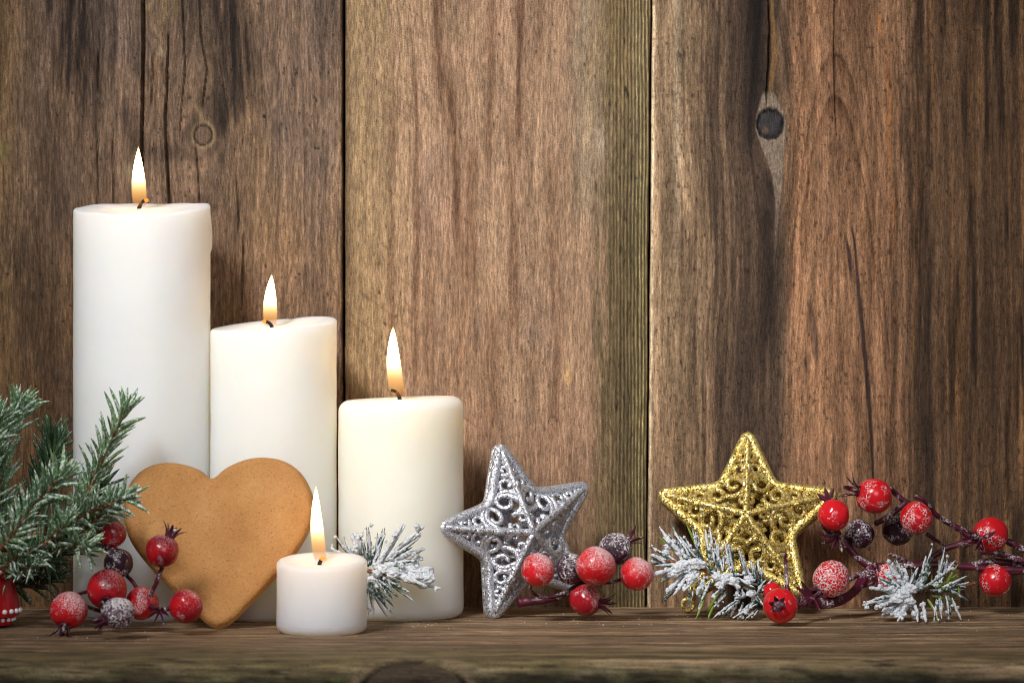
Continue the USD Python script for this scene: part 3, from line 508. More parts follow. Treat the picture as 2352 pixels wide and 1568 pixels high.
candle('small_candle', 'small squat white candle standing in front of the heart cookie', WAX_WHITE, 739.5, 103.5, 1.0454, rim(0.0328, 0.0375, 0.0352, 0.0355), 0.0026, 0.0026, 9,
       [(734, 1297, 1.045), (736, 1288, 1.0445), (741, 1282, 1.043)], ((737, 1294), (726, 1115), 34, 1.047, -4, 0.85), edge=0.004)

# ---------------------------------------------------------------- heart cookie
def heart():
    out = [(497, 1448), (474, 1437), (440, 1404), (400, 1364), (355, 1320), (318, 1278), (294, 1240), (283, 1205), (281, 1170), (287, 1135), (303, 1102), (330, 1078), (366, 1066), (404, 1066), (440, 1075), (468, 1090), (484, 1101),
           (503, 1088), (532, 1069), (568, 1056), (610, 1053), (650, 1061), (684, 1083), (707, 1115), (719, 1150), (720, 1180), (713, 1212), (697, 1246), (668, 1288), (628, 1334), (590, 1376), (553, 1414), (520, 1441)]
    Db, Dt, zt = onshelf(1447), 1.0835, 0.083
    n = np.array([0, zt, -(Dt - Db)]); n /= np.linalg.norm(n); p0 = np.array([0, Db, 0]); o = np.array([0, 0, H])
    d = np.array([P(u, v, 1.0) - o for u, v in out]); pts = o + d * (((p0 - o) @ n) / (d @ n))[:, None]
    ex, ey = np.array([1.0, 0, 0]), np.cross(n, [1.0, 0, 0]) ; ey = ey if ey[2] > 0 else -ey
    from shapely.geometry import Polygon
    base = np.array([pts[0][0], Db, 0.0])
    q = np.stack([(pts - base) @ ex, (pts - base) @ ey], 1)
    sp = spline(np.vstack([q[-3:], q, q[:3]]), 400)
    poly = Polygon(spline(np.vstack([q, q[:1]]), 260)).buffer(0)
    th = 0.0075; prof = [(0.0016, 0.0), (0.0004, 0.0009), (0.0, 0.0022), (0.0, 0.0050), (0.0010, 0.0068), (0.0022, 0.0074), (0.0036, 0.0076)]
    # dense surface: distance to the border shapes a pillow edge
    minx, miny, maxx, maxy = poly.bounds; stp = 0.0009
    import shapely
    gx, gy = np.meshgrid(np.arange(minx, maxx, stp), np.arange(miny, maxy, stp)); inside = shapely.contains_xy(poly.buffer(-0.0007), gx.ravel(), gy.ravel())
    bd = np.array(poly.exterior.segmentize(0.0008).coords)[:-1]; inn = np.stack([gx.ravel(), gy.ravel()], 1)[inside]
    from scipy.spatial import Delaunay
    al = np.vstack([bd, inn]); tri = Delaunay(al).simplices; cen = al[tri].mean(1); tri = tri[shapely.contains_xy(poly.buffer(1e-5), cen[:, 0], cen[:, 1])]
    ar = np.cross(al[tri[:, 1]] - al[tri[:, 0]], al[tri[:, 2]] - al[tri[:, 0]]); tri[ar < 0] = tri[ar < 0][:, ::-1]
    dist = shapely.distance(poly.exterior, shapely.points(al)); pil = np.sqrt(np.clip(1 - (1 - np.clip(dist / 0.0042, 0, 1)) ** 2, 0, 1))
    zf = 0.0030 + 0.0040 * pil + 0.0004 * (meshkit.fbm(np.c_[al / 0.014, al[:, :1] * 0 + 3], 3, 5) - 0.5) * pil + 0.00032 * (meshkit.fbm(np.c_[al / 0.0018, al[:, :1] * 0 + 3], 2, 6) - 0.5)
    bk = np.zeros(len(al)) + 0.0030 - 0.0030 * pil
    f3 = lambda z: base + al[:, :1] * ex + al[:, 1:] * ey + (z - th)[:, None] * -n + 0 * n * th
    # n points away from the camera: the front face lies towards -n
    v = np.vstack([f3(zf), f3(bk)])
    v = v - n * 0.0
    nb = len(bd); i = np.arange(nb); jj = (i + 1) % nb; m = len(al)
    fcs = np.vstack([tri, tri[:, ::-1] + m, np.stack([i, i + m, jj + m], 1), np.stack([i, jj + m, jj], 1)])
    tm = trimesh.Trimesh(v, fcs, process=False); tm.fix_normals()
    t = Thing('heart_cookie', 'brown heart-shaped gingerbread cookie leaning on the candles', 'cookie', base)
    v = np.array(tm.vertices); v[:, 2] -= v[:, 2].min() - 0.0002
    t.part('cookie', (v, np.array(tm.faces)), GINGER)
heart()

# ---------------------------------------------------------------- glitter stars
def star(label, mat_, cpx, D, R, roll, yaw, lean, bulge, loop=None, seed=0):
    cen = P(cpx[0], cpx[1], D)
    cy, sy, cl, sl = math.cos(yaw), math.sin(yaw), math.cos(lean), math.sin(lean)
    ex = np.array([cy, sy, 0.0]); nrm0 = np.array([sy, -cy, 0.0])          # yaw > 0: the face turns to the right
    ez = np.array([0, 0, 1.0]) * cl - nrm0 * sl; nr = nrm0 * cl + np.array([0, 0, 1.0]) * sl
    T = lambda q: cen + np.asarray(q)[..., :1] * ex + np.asarray(q)[..., 1:2] * ez + np.asarray(q)[..., 2:3] * nr
    ri = 0.475 * R; tips = [np.array([R * math.cos(roll + 2 * math.pi * k / 5), R * math.sin(roll + 2 * math.pi * k / 5)]) for k in range(5)]
    inn = [np.array([ri * math.cos(roll + 2 * math.pi * (k + .5) / 5), ri * math.sin(roll + 2 * math.pi * (k + .5) / 5)]) for k in range(5)]
    def zof(p, k, s):                                                      # height of the facet (arm k, side s) above the rim plane
        tip, nt = tips[k], inn[k] if s > 0 else inn[k - 1]
        M = np.array([tip, nt]).T; ab = np.linalg.solve(M, np.asarray(p).T); return bulge * np.clip(1 - ab[0] - ab[1], 0, 1)
    low = T(np.array([[*t_, 0.0] for t_ in tips]))[:, 2].argmin()
    base = T(np.array([[*tips[low], 0.0]]))[0]; base[2] = 0
    t = Thing('star_ornament', label, 'star ornament', base, 'glitter star ornaments')
    w = 0.054 * R
    def curve(p2, k, s, rad, name, parent=None, side=1.0, n=None, sides=8):
        p2 = np.array(p2); z = zof(p2, k, s) * side
        return tube(T(np.c_[p2, z]), rad, sides, rough=0.12, seed=seed + len(p2))
    # rim: one rounded closed outline
    ol = []
    for k in range(5):
        a, b, c_ = inn[k - 1], tips[k], inn[k]
        for x in np.linspace(0, 1, 12): ol.append(a + (b - a) * x)
        for x in np.linspace(0, 1, 12)[1:-1]: ol.append(b + (c_ - b) * x)
    ol = np.array(ol); 
    for _ in range(2): ol = (np.roll(ol, 1, 0) + 2 * ol + np.roll(ol, -1, 0)) / 4
    cl_ = np.vstack([ol, ol[:2]])
    def flatrim(off, rad): return tube(T(np.c_[cl_, np.full(len(cl_), off)]), rad, 10, rough=0.06, seed=seed, cap=False)
    t.part('rim', join([flatrim(0.0, w * 1.05), flatrim(-w * 1.5, w * 0.95)]), mat_)
    def spiral(c, r0, a0, turns, dirn):
        q = np.linspace(0, 1, int(16 + 22 * turns)); rr = r0 * (1 - 0.80 * q); an = a0 + dirn * turns * 2 * math.pi * q
        return np.c_[c[0] + rr * np.cos(an), c[1] + rr * np.sin(an)]
    back = []
    for k in range(5):
        rl = np.array([tips[k] * x for x in np.linspace(0.0, 0.92, 14)])
        t.part('rib', tube(T(np.c_[rl, bulge * (1 - np.linspace(0, .92, 14))]), w * 0.72, 9, rough=0.12, seed=seed + k), mat_)
        for s in (1, -1):
            nt = inn[k] if s > 0 else inn[k - 1]; tip = tips[k]
            def bc(a, b): return tip * a + nt * b                             # weights of tip and notch, the rest is the centre
            e1 = tip / np.linalg.norm(tip); a0 = math.atan2(e1[1], e1[0])
            j = rng.uniform(-0.4, 0.4)
            vals = [(bc(0.20, 0.47), 0.158 * R, a0 + math.pi * (0.9 + j) , 1.3, s), (bc(0.46, 0.26), 0.098 * R, a0 - s * (1.3 + j), 1.25, -s), (bc(0.645, 0.18), 0.062 * R, a0 + s * 2.4, 1.1, s), (bc(0.11, 0.17), 0.060 * R, a0 + s * 0.6, 1.0, -s), (bc(0.78, 0.10), 0.040 * R, a0 + s, 0.9, -s)]
            for (cc, r0, aa, tu, dr) in vals:
                sp = spiral(cc, r0, aa, tu, dr); rad = np.linspace(w * 0.62, w * 0.52, len(sp)) * (1.0 if r0 > 0.1 * R else 0.85)
                t.part('scroll', curve(sp, k, s, rad, 'scroll'), mat_)
                if r0 > 0.12 * R: z = -zof(sp, k, s) * 0.8 - w * 1.2; back.append(tube(T(np.c_[sp, z]), rad * 1.1, 6))
            # curl that joins the notch to the rib, and one along the rim towards the tip
            q = np.linspace(0, 1, 16)[:, None]; A, B, C = bc(0.03, 0.93), bc(0.36, 0.46), bc(0.34, 0.05)
            cur = (1 - q) ** 2 * A + 2 * q * (1 - q) * B + q * q * C
            t.part('scroll', curve(cur, k, s, np.full(16, w * 0.62), 'scroll'), mat_)
            z = -zof(cur, k, s) * 0.8 - w * 1.2; back.append(tube(T(np.c_[cur, z]), np.full(16, w * 0.7), 6))
        back.append(tube(T(np.c_[rl, -0.8 * bulge * (1 - np.linspace(0, .92, 14)) - w * 1.2]), w * 1.1, 7))
    t.part('back_lattice', join(back), mat_)
    if loop:
        (lu, lv), (su, sv), Dl = loop; c = P(lu, lv, Dl); th = np.linspace(0, 2 * np.pi, 30)
        ring = np.stack([c[0] + 0.0030 * np.cos(th), np.full(30, c[1]), c[2] + 0.0030 * np.sin(th)], -1)
        l = t.part('hanging_loop', tube(ring, 0.00115, 9, rough=0.12, seed=3, cap=False), mat_)
        t.part('loop_stem', tube(spline([c + [0.0018, 0, 0.0028], P(su, sv, Dl), T(np.array([[*(tips[low] * 0.9), 0]]))[0]], 10), 0.0021, 9, rough=0.12, seed=4), mat_, parent=l)
star('silver glitter openwork star leaning beside the cream candle', SILVER, (1196, 1224), 1.128, 0.0472, math.radians(103), math.radians(27), math.radians(4), 0.0145, seed=20)
star('gold glitter openwork star leaning against the wall at the right', GOLD, (1716, 1196), 1.152, 0.0497, math.radians(90.5), math.radians(-9), math.radians(20), 0.0125, loop=((1580, 1388), (1596, 1358), 1.146), seed=40)

# ---------------------------------------------------------------- berries
def frame(d):
    d = np.asarray(d, float); d = d / np.linalg.norm(d); a = np.array([0, 0, 1.0]) if abs(d[2]) < 0.9 else np.array([1.0, 0, 0])
    x = np.cross(a, d); x /= np.linalg.norm(x); return x, np.cross(d, x), d
def add_berry(t, u, v, rpx, D, m, cal=None, seed=0, label=None):
    """cal: direction of the calyx (right, away, up) and its length in berry radii."""
    c = P(u, v, D); r = rpx / F * D; d = np.array(ICO[4].vertices)
    ax = np.array(cal[:3], float) if cal else np.array([0.3, 0.2, -1.0]); ax /= np.linalg.norm(ax); dot = d @ ax
    s = 1 + 0.11 * (meshkit.fbm(d * 1.1 + seed + 20, 2, seed) - 0.5) + 0.02 * (meshkit.fbm(d * 5 + seed, 2, seed) - 0.5) - 0.10 * sm(dot, 0.90, 1.0) + 0.03 * sm(-dot, 0.8, 1)
    b = t.part('berry', (c + d * s[:, None] * r, np.array(ICO[4].faces)), m, label=label)
    if cal:
        x, y, z = frame(ax); n = 6; ms = []; ln = cal[3] * r
        for k in range(n):
            a = 2 * math.pi * k / n + seed; o = np.cos(a) * x + np.sin(a) * y; sd = np.cross(z, o); rr_ = random.Random(seed * 31 + k)
            fl = rr_.uniform(0.35, 0.95); lk = ln * rr_.uniform(0.8, 1.1)
            q = np.linspace(0, 1, 7); pth = c + z * r * 0.93 + np.outer(q * lk * (1 - 0.30 * q * fl), z) + np.outer(0.28 * r + lk * fl * q ** 1.7 * 0.75, o)
            ms.append(tube(pth, 0.125 * r * (1 - q ** 2) * (0.8 + 0.7 * q) + 0.012 * r, 6, flat=0.30, up=sd))
        ms.append(tube([c + z * r * 0.86, c + z * r * 1.02], [0.36 * r, 0.30 * r], 10))
        t.part('calyx', join(ms), SEPAL, parent=b)
    return b
def add_stem(t, pts, r0=0.0011, r1=0.0010, seed=0, m=None, name='stem'):
    p = spline([P(*q) for q in pts], max(10, 7 * len(pts)))
    t.part(name, tube(p, np.linspace(r0, r1, len(p)), 9, rough=0.32, seed=seed), m or STEM)

lb = Thing('berry_spray', 'frosted red and plum berry spray lying below the fir branch', 'berries', P(312, 1430, 1.045) * [1, 1, 0], 'berry sprays')
add_berry(lb, 158, 1401, 43, 1.030, B_FROST, (-0.15, -0.55, -0.85, 0.85), 1, 'pale frosted red berry')
add_berry(lb, 246, 1353, 46, 1.036, B_FROST2, (0.15, -0.8, -0.6, 0.5), 2)
add_berry(lb, 271, 1408, 38, 1.010, B_PLUMWHITE, (-0.9, -0.3, -0.45, 0.9), 3, 'plum berry white with frost')
add_berry(lb, 327, 1385, 38, 1.045, B_FROST2, None, 4)
add_berry(lb, 428, 1392, 39, 1.030, B_FROST2, None, 5)
add_berry(lb, 373, 1264, 38, 1.035, B_FROST2, (0.45, 0.1, 0.9, 0.95), 6)
add_berry(lb, 272, 1293, 34, 1.055, B_PLUMWEB, None, 7, 'dark plum berry')
add_berry(lb, 258, 1226, 32, 1.062, B_FROST2, (-0.3, -0.3, -0.9, 0.6), 8)
add_stem(lb, [(373, 1302, 1.036), (362, 1330, 1.038), (346, 1362, 1.04), (318, 1386, 1.045), (308, 1396, 1.048)], 0.0010, 0.0012, 1)
add_stem(lb, [(390, 1396, 1.034), (368, 1398, 1.036), (340, 1390, 1.04), (312, 1394, 1.047)], 0.0012, 0.0012, 2)
add_stem(lb, [(200, 1392, 1.034), (240, 1404, 1.045), (300, 1396, 1.048), (316, 1376, 1.05), (300, 1330, 1.058), (266, 1256, 1.064)], 0.001, 0.001, 3)
add_stem(lb, [(246, 1353, 1.04), (205, 1357, 1.05), (170, 1366, 1.058), (130, 1372, 1.065)], 0.0009, 0.0008, 4)
cm = []
for k in range(6):
    a = k * 1.05; cm.append(tube(spline([P(366, 1402, 1.036), P(366 + 16 * math.cos(a), 1408 + 14 * math.sin(a), 1.033), P(364 + 24 * math.cos(a), 1416 + 20 * math.sin(a), 1.030)], 7), np.linspace(0.0011, 0.0003, 7), 6, 0.4))
lb.part('calyx', join(cm), SEPAL)

mb = Thing('berry_spray', 'sugared berry spray of four red and two plum berries before the silver star', 'berries', P(1312, 1400, 1.12) * [1, 1, 0], 'berry sprays')
add_berry(mb, 1236, 1309, 38.5, 1.088, B_FROST, None, 11)
add_berry(mb, 1312, 1306, 35, 1.105, B_PLUM, None, 12, 'dark plum berry')
add_berry(mb, 1368.5, 1300, 45, 1.090, B_FROST, None, 13, 'largest berry, pink with sugar')
add_berry(mb, 1412.7, 1260, 38.5, 1.112, B_PLUM, (0.85, 0.15, 0.55, 1.0), 14, 'dark plum berry')
add_berry(mb, 1463, 1318, 38.5, 1.100, B_FROST, None, 15)
add_berry(mb, 1345.6, 1377, 36.5, 1.105, B_FROST2, (0.95, -0.2, -0.22, 1.05), 16)
add_stem(mb, [(1226, 1340, 1.10), (1222, 1358, 1.108), (1240, 1369, 1.112), (1280, 1367, 1.115), (1312, 1352, 1.115), (1345, 1330, 1.115)], 0.0008, 0.0012, 11)
add_stem(mb, [(1190, 1384, 1.122), (1240, 1378, 1.122), (1290, 1368, 1.118), (1320, 1350, 1.115)], 0.0024, 0.0014, 12)
add_stem(mb, [(1428, 1328, 1.104), (1400, 1336, 1.11), (1365, 1338, 1.115), (1340, 1345, 1.116)], 0.0009, 0.0012, 13)
add_stem(mb, [(1345, 1335, 1.116), (1330, 1352, 1.113), (1338, 1370, 1.108)], 0.0012, 0.0010, 14)
add_stem(mb, [(1400, 1275, 1.115), (1375, 1310, 1.118), (1345, 1338, 1.116)], 0.0009, 0.0011, 15)

rb = Thing('berry_garland', 'tangled garland of maroon stems with red and plum berries beside the gold star', 'berries', P(2000, 1400, 1.13) * [1, 1, 0], 'berry sprays')
add_berry(rb, 1915, 1182.6, 36, 1.125, B_CLEAN, None, 21)
add_berry(rb, 2006.8, 1138.6, 41, 1.13, B_WEB, (-0.95, -0.1, 0.30, 1.15), 22)
add_berry(rb, 2104.7, 1190, 37.5, 1.12, B_WEB, None, 23)
add_berry(rb, 2276, 1226.5, 39.5, 1.14, B_WEB, (-0.9, -0.25, -0.15, 0.8), 24)
add_berry(rb, 2285.8, 1333.5, 37, 1.14, B_WEB, None, 25)
add_berry(rb, 1909, 1329, 42, 1.11, B_WEBHEAVY, (-0.75, -0.1, -0.65, 1.0), 26, 'red berry covered in white crackle')
add_berry(rb, 1792.4, 1390, 40, 1.075, B_CLEAN, (-0.25, -0.95, 0.10, 0.55), 27, 'shiny red berry with its star-shaped calyx to the front')
add_berry(rb, 1973.7, 1226.5, 34, 1.145, B_PLUMWEB, None, 28, 'dark plum berry')
add_berry(rb, 2061.6, 1214.8, 37, 1.15, B_PLUMWEB, None, 29, 'dark plum berry')
add_berry(rb, 2040, 1326, 34, 1.13, B_WEBHEAVY, (-0.8, -0.2, -0.1, 0.9), 30)
add_berry(rb, 1774, 1358, 22, 1.110, B_CLEAN, None, 31)
G = 1.14
for k, (pts, r0, r1) in enumerate((
    ([(1921, 1218, 1.127), (1940, 1245, G), (1966, 1276, G), (2003, 1301, G)], .0012, .0017), ([(2003, 1301, G), (2040, 1300, G), (2092, 1298, G), (2204, 1299, G), (2262, 1305, G), (2360, 1309, G), (2420, 1306, G)], .0016, .0015),
    ([(2003, 1303, G), (1984, 1320, 1.135), (1966, 1352, 1.125), (1925, 1377, 1.115), (1880, 1384, 1.108)], .0015, .0020), ([(2003, 1306, 1.138), (1988, 1330, 1.132), (1960, 1362, 1.122), (1915, 1386, 1.112), (1868, 1386, 1.107)], .0012, .0016),
    ([(2045, 1124, 1.132), (2062, 1138, G), (2081, 1153, G), (2100, 1162, G)], .0011, .0013), ([(2081, 1153, G), (2048, 1180, G), (2012, 1201, 1.145)], .0012, .0013),
    ([(2100, 1139, 1.13), (2119, 1147, 1.13), (2146, 1177, 1.135), (2189, 1206, G), (2230, 1233, G)], .0008, .0015), ([(2130, 1226, 1.125), (2150, 1240, 1.13), (2170, 1251, 1.135)], .0010, .0006),
    ([(2110, 1296, G), (2140, 1280, G), (2174, 1259, G), (2227, 1244, G), (2252, 1234, G)], .0011, .0015), ([(2248, 1266, G), (2306, 1274, G), (2360, 1290, G), (2420, 1300, G)], .0014, .0013),
    ([(2312, 1241, 1.145), (2334, 1252, 1.145), (2360, 1266, 1.145), (2420, 1280, G)], .0014, .0014), ([(2042, 1272, 1.135), (2062, 1279, 1.137), (2087, 1294, G)], .0006, .0012), ([(2230, 1300, 1.145), (2300, 1290, 1.145), (2360, 1298, 1.145), (2420, 1304, G)], .0016, .0014),
    ([(1938, 1340, 1.12), (1960, 1325, 1.13), (1985, 1312, G)], .0009, .0012), ([(2286, 1302, G), (2310, 1312, G), (2360, 1308, G)], .0010, .0012), ([(2000, 1318, 1.137), (2030, 1316, 1.137), (2080, 1308, G)], .0018, .0010),
    ([(1830, 1393, 1.08), (1850, 1388, 1.095), (1880, 1384, 1.107)], .0012, .0016), ([(1800, 1270, 1.105), (1806, 1320, 1.105), (1812, 1362, 1.10), (1850, 1380, 1.105)], .0006, .0013))):
    add_stem(rb, pts, r0 * 1.25, r1 * 1.25, 60 + k)
def leaflet(t, u, v, D, dirs, ln, seed=0):
    ms = []
    for k, (dx, dy, dz) in enumerate(dirs):
        d = np.array([dx, dy, dz], float); d /= np.linalg.norm(d); q = np.linspace(0, 1, 8); p = P(u, v, D) + np.outer(q * ln, d) + np.outer(q ** 2 * ln * 0.2, [0, -0.3, 0.6])
        ms.append(tube(p, 0.0011 * np.sin(np.pi * (0.12 + 0.86 * q)) + 0.0002, 7, flat=0.3))
    t.part('bract', join(ms), SEPAL)
leaflet(rb, 1924, 1232, 1.128, [(-1, -.2, .1), (-1, -.5, -.5), (-.5, -.6, -1), (.2, -.5, -1), (-.9, .2, .5)], 0.011)
leaflet(rb, 2254, 1236, 1.13, [(-.6, -.5, -1), (-1, -.3, .4), (.1, -.6, -1), (.7, -.5, .3)], 0.0085)
leaflet(rb, 1868, 1372, 1.10, [(-1, -.3, .5), (-1, -.4, -.1), (-.8, -.3, .9), (-.4, -.8, -.5), (.2, -.5, -.6), (-.9, -.6, -.5)], 0.0105)
leaflet(rb, 2026, 1322, 1.128, [(-1, -.3, .3), (-1, -.5, -.3), (-.5, -.6, .8), (-.6, -.3, -.9)], 0.009)
leaflet(rb, 1903, 1152, 1.14, [(-.3, 0, 1), (.4, 0, 1), (-1, 0, .6)], 0.007)

# ---------------------------------------------------------------- fir branch
def needle(a, b, w, bend=0.0, sides=6, n=7, bdir=None):
    q = np.linspace(0, 1, n); a, b = np.array(a), np.array(b)
    p = a + np.outer(q, b - a)
    if bend: p = p + np.outer(np.sin(q * np.pi) * bend * np.linalg.norm(b - a), bdir if bdir is not None else [0, 0, 1.0])
    rad = w * np.interp(q, [0, 0.12, 0.75, 1.0], [0.6, 1.0, 0.85, 0.12])
    return tube(p, rad, sides, flat=0.7)
fir = Thing('fir_branch', 'green frosted fir branch with many twigs at the left edge', 'fir branch', P(-60, 1300, 1.09) * [1, 1, 0])
budget = [300]
def twig(pts, ln, count, spread=1.0, m=None, seed=0, start=0.0, w=0.00062, sr=0.0013, single=True, tipfan=8):
    r_ = random.Random(seed); p = spline([P(*q) for q in pts], 30); m = m or FIR; w *= 1.42; count = int(count * 0.9)
    st = fir.part('twig', tube(p, np.linspace(sr, sr * 0.65, 30), 8, rough=0.3, seed=seed), BROWN_TWIG)
    tg = np.gradient(p, axis=0); tg /= np.linalg.norm(tg, axis=1, keepdims=True); rest = []
    for k in range(count + tipfan):
        tip = k >= count
        f = (start + (1 - start) * (k + r_.random()) / count) * 29 if not tip else 28.5
        i = min(int(f), 28); c = p[i] + (p[i + 1] - p[i]) * (f - i); x, y, z = frame(tg[i])
        a = k * 2.39996 + r_.uniform(-0.5, 0.5); o = np.cos(a) * x + np.sin(a) * y
        o = o + np.array([0, -0.15, 0.6]); o -= z * (o @ z) * 0.8; o /= np.linalg.norm(o)
        op = math.radians(r_.uniform(34, 62) if not tip else r_.uniform(8, 45)) * spread
        d = z * math.cos(op) + o * math.sin(op); L = ln * r_.uniform(0.78, 1.08) * (0.85 if tip else 1)
        nd = needle(c + o * sr * 0.6, c + d * L, w * r_.uniform(0.85, 1.15), r_.uniform(0.02, 0.09), bdir=-o * 0.7 + z * 0.5)
        if single and budget[0] > 0 and d[1] < 0.62: budget[0] -= 1; fir.part('needle', nd, m, parent=st)
        else: rest.append(nd)
    if rest: fir.part('needles', join(rest), m, parent=st, kind='stuff')
twig([(5, 1258, 1.040), (35, 1217, 1.036), (70, 1172, 1.034), (127, 1108, 1.030), (140, 1095, 1.029)], 0.0160, 66, 1.0, FIR, 2, w=0.00072)
twig([(150, 1215, 1.080), (200, 1135, 1.072), (232, 1060, 1.068), (257, 1007, 1.066), (285, 948, 1.064)], 0.0170, 72, 0.85, FIR, 1, w=0.00070)
twig([(100, 1215, 1.060), (176, 1188, 1.048), (225, 1168, 1.042), (274, 1148, 1.036), (284, 1142, 1.035)], 0.0155, 56, 1.05, FIR, 3, w=0.00070)
twig([(90, 1235, 1.06), (137, 1246, 1.052), (175, 1252, 1.040), (202, 1258, 1.028)], 0.0140, 44, 1.1, FIR, 4, w=0.00068)
twig([(10, 1330, 1.075), (40, 1316, 1.058), (76, 1297, 1.040)], 0.0130, 34, 1.15, FIR, 5, w=0.00066)
twig([(0, 1240, 1.105), (2, 1165, 1.105), (4, 1065, 1.10), (10, 1010, 1.10), (42, 942, 1.10)], 0.0185, 84, 0.85, FIR, 6, w=0.00070)
twig([(85, 1180, 1.13), (112, 1064, 1.13), (118, 1010, 1.13)], 0.0165, 54, 0.8, FIR_DARK, 7, single=False)
twig([(40, 1230, 1.115), (80, 1130, 1.118), (130, 1030, 1.12)], 0.0160, 50, 0.9, FIR_DARK, 8, single=False)
twig([(60, 1270, 1.09), (130, 1200, 1.085), (200, 1150, 1.082), (228, 1120, 1.08)], 0.016, 60, 1.0, FIR_DARK, 9, single=False)
twig([(20, 1290, 1.09), (90, 1290, 1.085), (160, 1262, 1.08), (225, 1222, 1.074)], 0.015, 56, 1.05, FIR_DARK, 10, single=False)
twig([(-40, 1250, 1.09), (-30, 1120, 1.09), (-20, 1020, 1.085), (-6, 965, 1.08)], 0.018, 70, 1.0, FIR, 11, single=False)
twig([(-60, 1290, 1.085), (5, 1260, 1.08), (60, 1265, 1.075), (110, 1290, 1.068)], 0.015, 50, 1.1, FIR_DARK, 12, single=False)
twig([(30, 1262, 1.05), (80, 1262, 1.042), (118, 1236, 1.036), (150, 1204, 1.032)], 0.0140, 40, 1.05, FIR, 13, w=0.00068)
twig([(-20, 1300, 1.06), (18, 1296, 1.05), (40, 1270, 1.042)], 0.0140, 34, 1.1, FIR, 14, w=0.00066)
twig([(120, 1250, 1.07), (180, 1225, 1.06), (222, 1190, 1.055), (250, 1165, 1.05)], 0.0150, 50, 1.0, FIR, 15, single=False)
twig([(-10, 1335, 1.10), (60, 1345, 1.10), (120, 1330, 1.095)], 0.0150, 44, 1.1, FIR_DARK, 16, single=False)
for k, (a, b, c_) in enumerate((((-60, 1290), (-150, 1270), (-240, 1240)), ((-100, 1310), (-200, 1320), (-290, 1300)), ((-60, 1290), (-70, 1380), (-100, 1430)))):
    twig([(*a, 1.09), (*b, 1.075), (*c_, 1.06)], 0.017, 60, 1.0, FIR, 20 + k, single=False)
mainp = spline([P(*q) for q in [(-160, 1330, 1.10), (-60, 1290, 1.09), (10, 1250, 1.075), (90, 1225, 1.065), (150, 1210, 1.075)]], 26)
fir.part('branch', tube(mainp, np.linspace(0.0030, 0.0015, 26), 10, rough=0.25, seed=70), BROWN_TWIG)

# ---------------------------------------------------------------- snowy pine sprigs
def sprig(label, axis, needles, D, snowy, seed):
    """needles: (base u, v, tip u, v, snow 0-2, lime?)"""
    r_ = random.Random(seed)
    t = Thing('snowy_pine_sprig', label, 'pine sprig', P(*axis[len(axis) // 2]) * [1, 1, 0], 'snowy pine sprigs')
    t.part('stem', tube(spline([P(*q) for q in axis], 20), np.linspace(0.0013, 0.0009, 20), 8, rough=0.3, seed=seed), BROWN_TWIG)
    more = []
    for bu, bv, tu, tv, sn, *lime in needles:
        if not lime: more.append((bu + r_.gauss(0, 7), bv + r_.gauss(0, 5), tu + (tu - bu) * r_.uniform(-0.3, 0.02) + r_.gauss(0, 9), tv + (tv - bv) * r_.uniform(-0.3, 0.02) + r_.gauss(0, 7), min(sn, r_.choice([0, 1, 1, 2]))))
    for k, (bu, bv, tu, tv, sn, *lime) in enumerate(list(needles) + more):
        dz = r_.uniform(-0.010, 0.004) if tv > bv else r_.uniform(-0.007, 0.007)
        db = D + r_.uniform(-0.002, 0.002); a, b = P(bu, bv, db), P(tu, tv, db + dz)
        b[2] = max(b[2], 0.0006)
        bd = np.array([r_.uniform(-1, 1), r_.uniform(-1, 0), r_.uniform(-0.5, 1)]); bend = r_.uniform(-0.05, 0.07); w = 0.00085 * r_.uniform(0.8, 1.15)
        nd = t.part('needle', needle(a, b, w, bend, bdir=bd), PINE_LIME if lime else PINE)
        if sn > 0:
            n = 18 if sn > 1 else 14; lo, hi = (0.05, 1.03) if sn > 1 else (r_.choice([0.0, 0.1, 0.35]), r_.choice([0.75, 0.9, 1.02]))
            q = np.linspace(lo, hi, n); p = a + np.outer(q, b - a) + np.outer(np.sin(np.clip(q, 0, 1) * np.pi) * bend * np.linalg.norm(b - a), bd) + np.array([0, -0.0004, 0.0004])
            rad = (0.00112 if sn > 1 else 0.00056) * np.sin(np.pi * np.clip(np.linspace(0.10, 0.93, n), 0, 1)) ** 0.6 * (1 + 0.0 * q)
            nz = meshkit.fbm(np.c_[q * 5 + seed + k, q * 0 + k, q * 0], 3, k) * 1.1 + 0.45
            ms = [tube(p, rad * nz, 10, flat=0.85, rough=0.8, seed=seed + k)]
            for e in range(5 if sn > 1 else 2):
                f = r_.uniform(0.1, 1.0); cc = a + (b - a) * f + np.array([r_.gauss(0, 1), r_.gauss(0, 1) - 0.6, r_.gauss(0, 1) + 0.3]) * 0.0009
                ms.append(blob(cc, r_.uniform(0.0006, 0.0014) * (1 if sn > 1 else 0.7), 2, 0.7, 2.0, seed + k * 9 + e))
            t.part('snow', join(ms), SNOW, parent=nd)
    for k, (cu, cv, rr, dd) in enumerate(snowy):
        t.part('snow_clump', blob(P(cu, cv, D + dd), 1.0 * rr / F * D, 3, 0.55, 2.2, seed + k, (1.15, 0.8, 0.85)), SNOW)
def zz(s, ou, ov): return lambda x, y: (x * s + ou, y * s + ov)
z7 = zz(0.1758, 753.4, 1176.0)
def NL(fn, rows): return [(*fn(a, b), *fn(c, d), *r) for a, b, c, d, *r in rows]
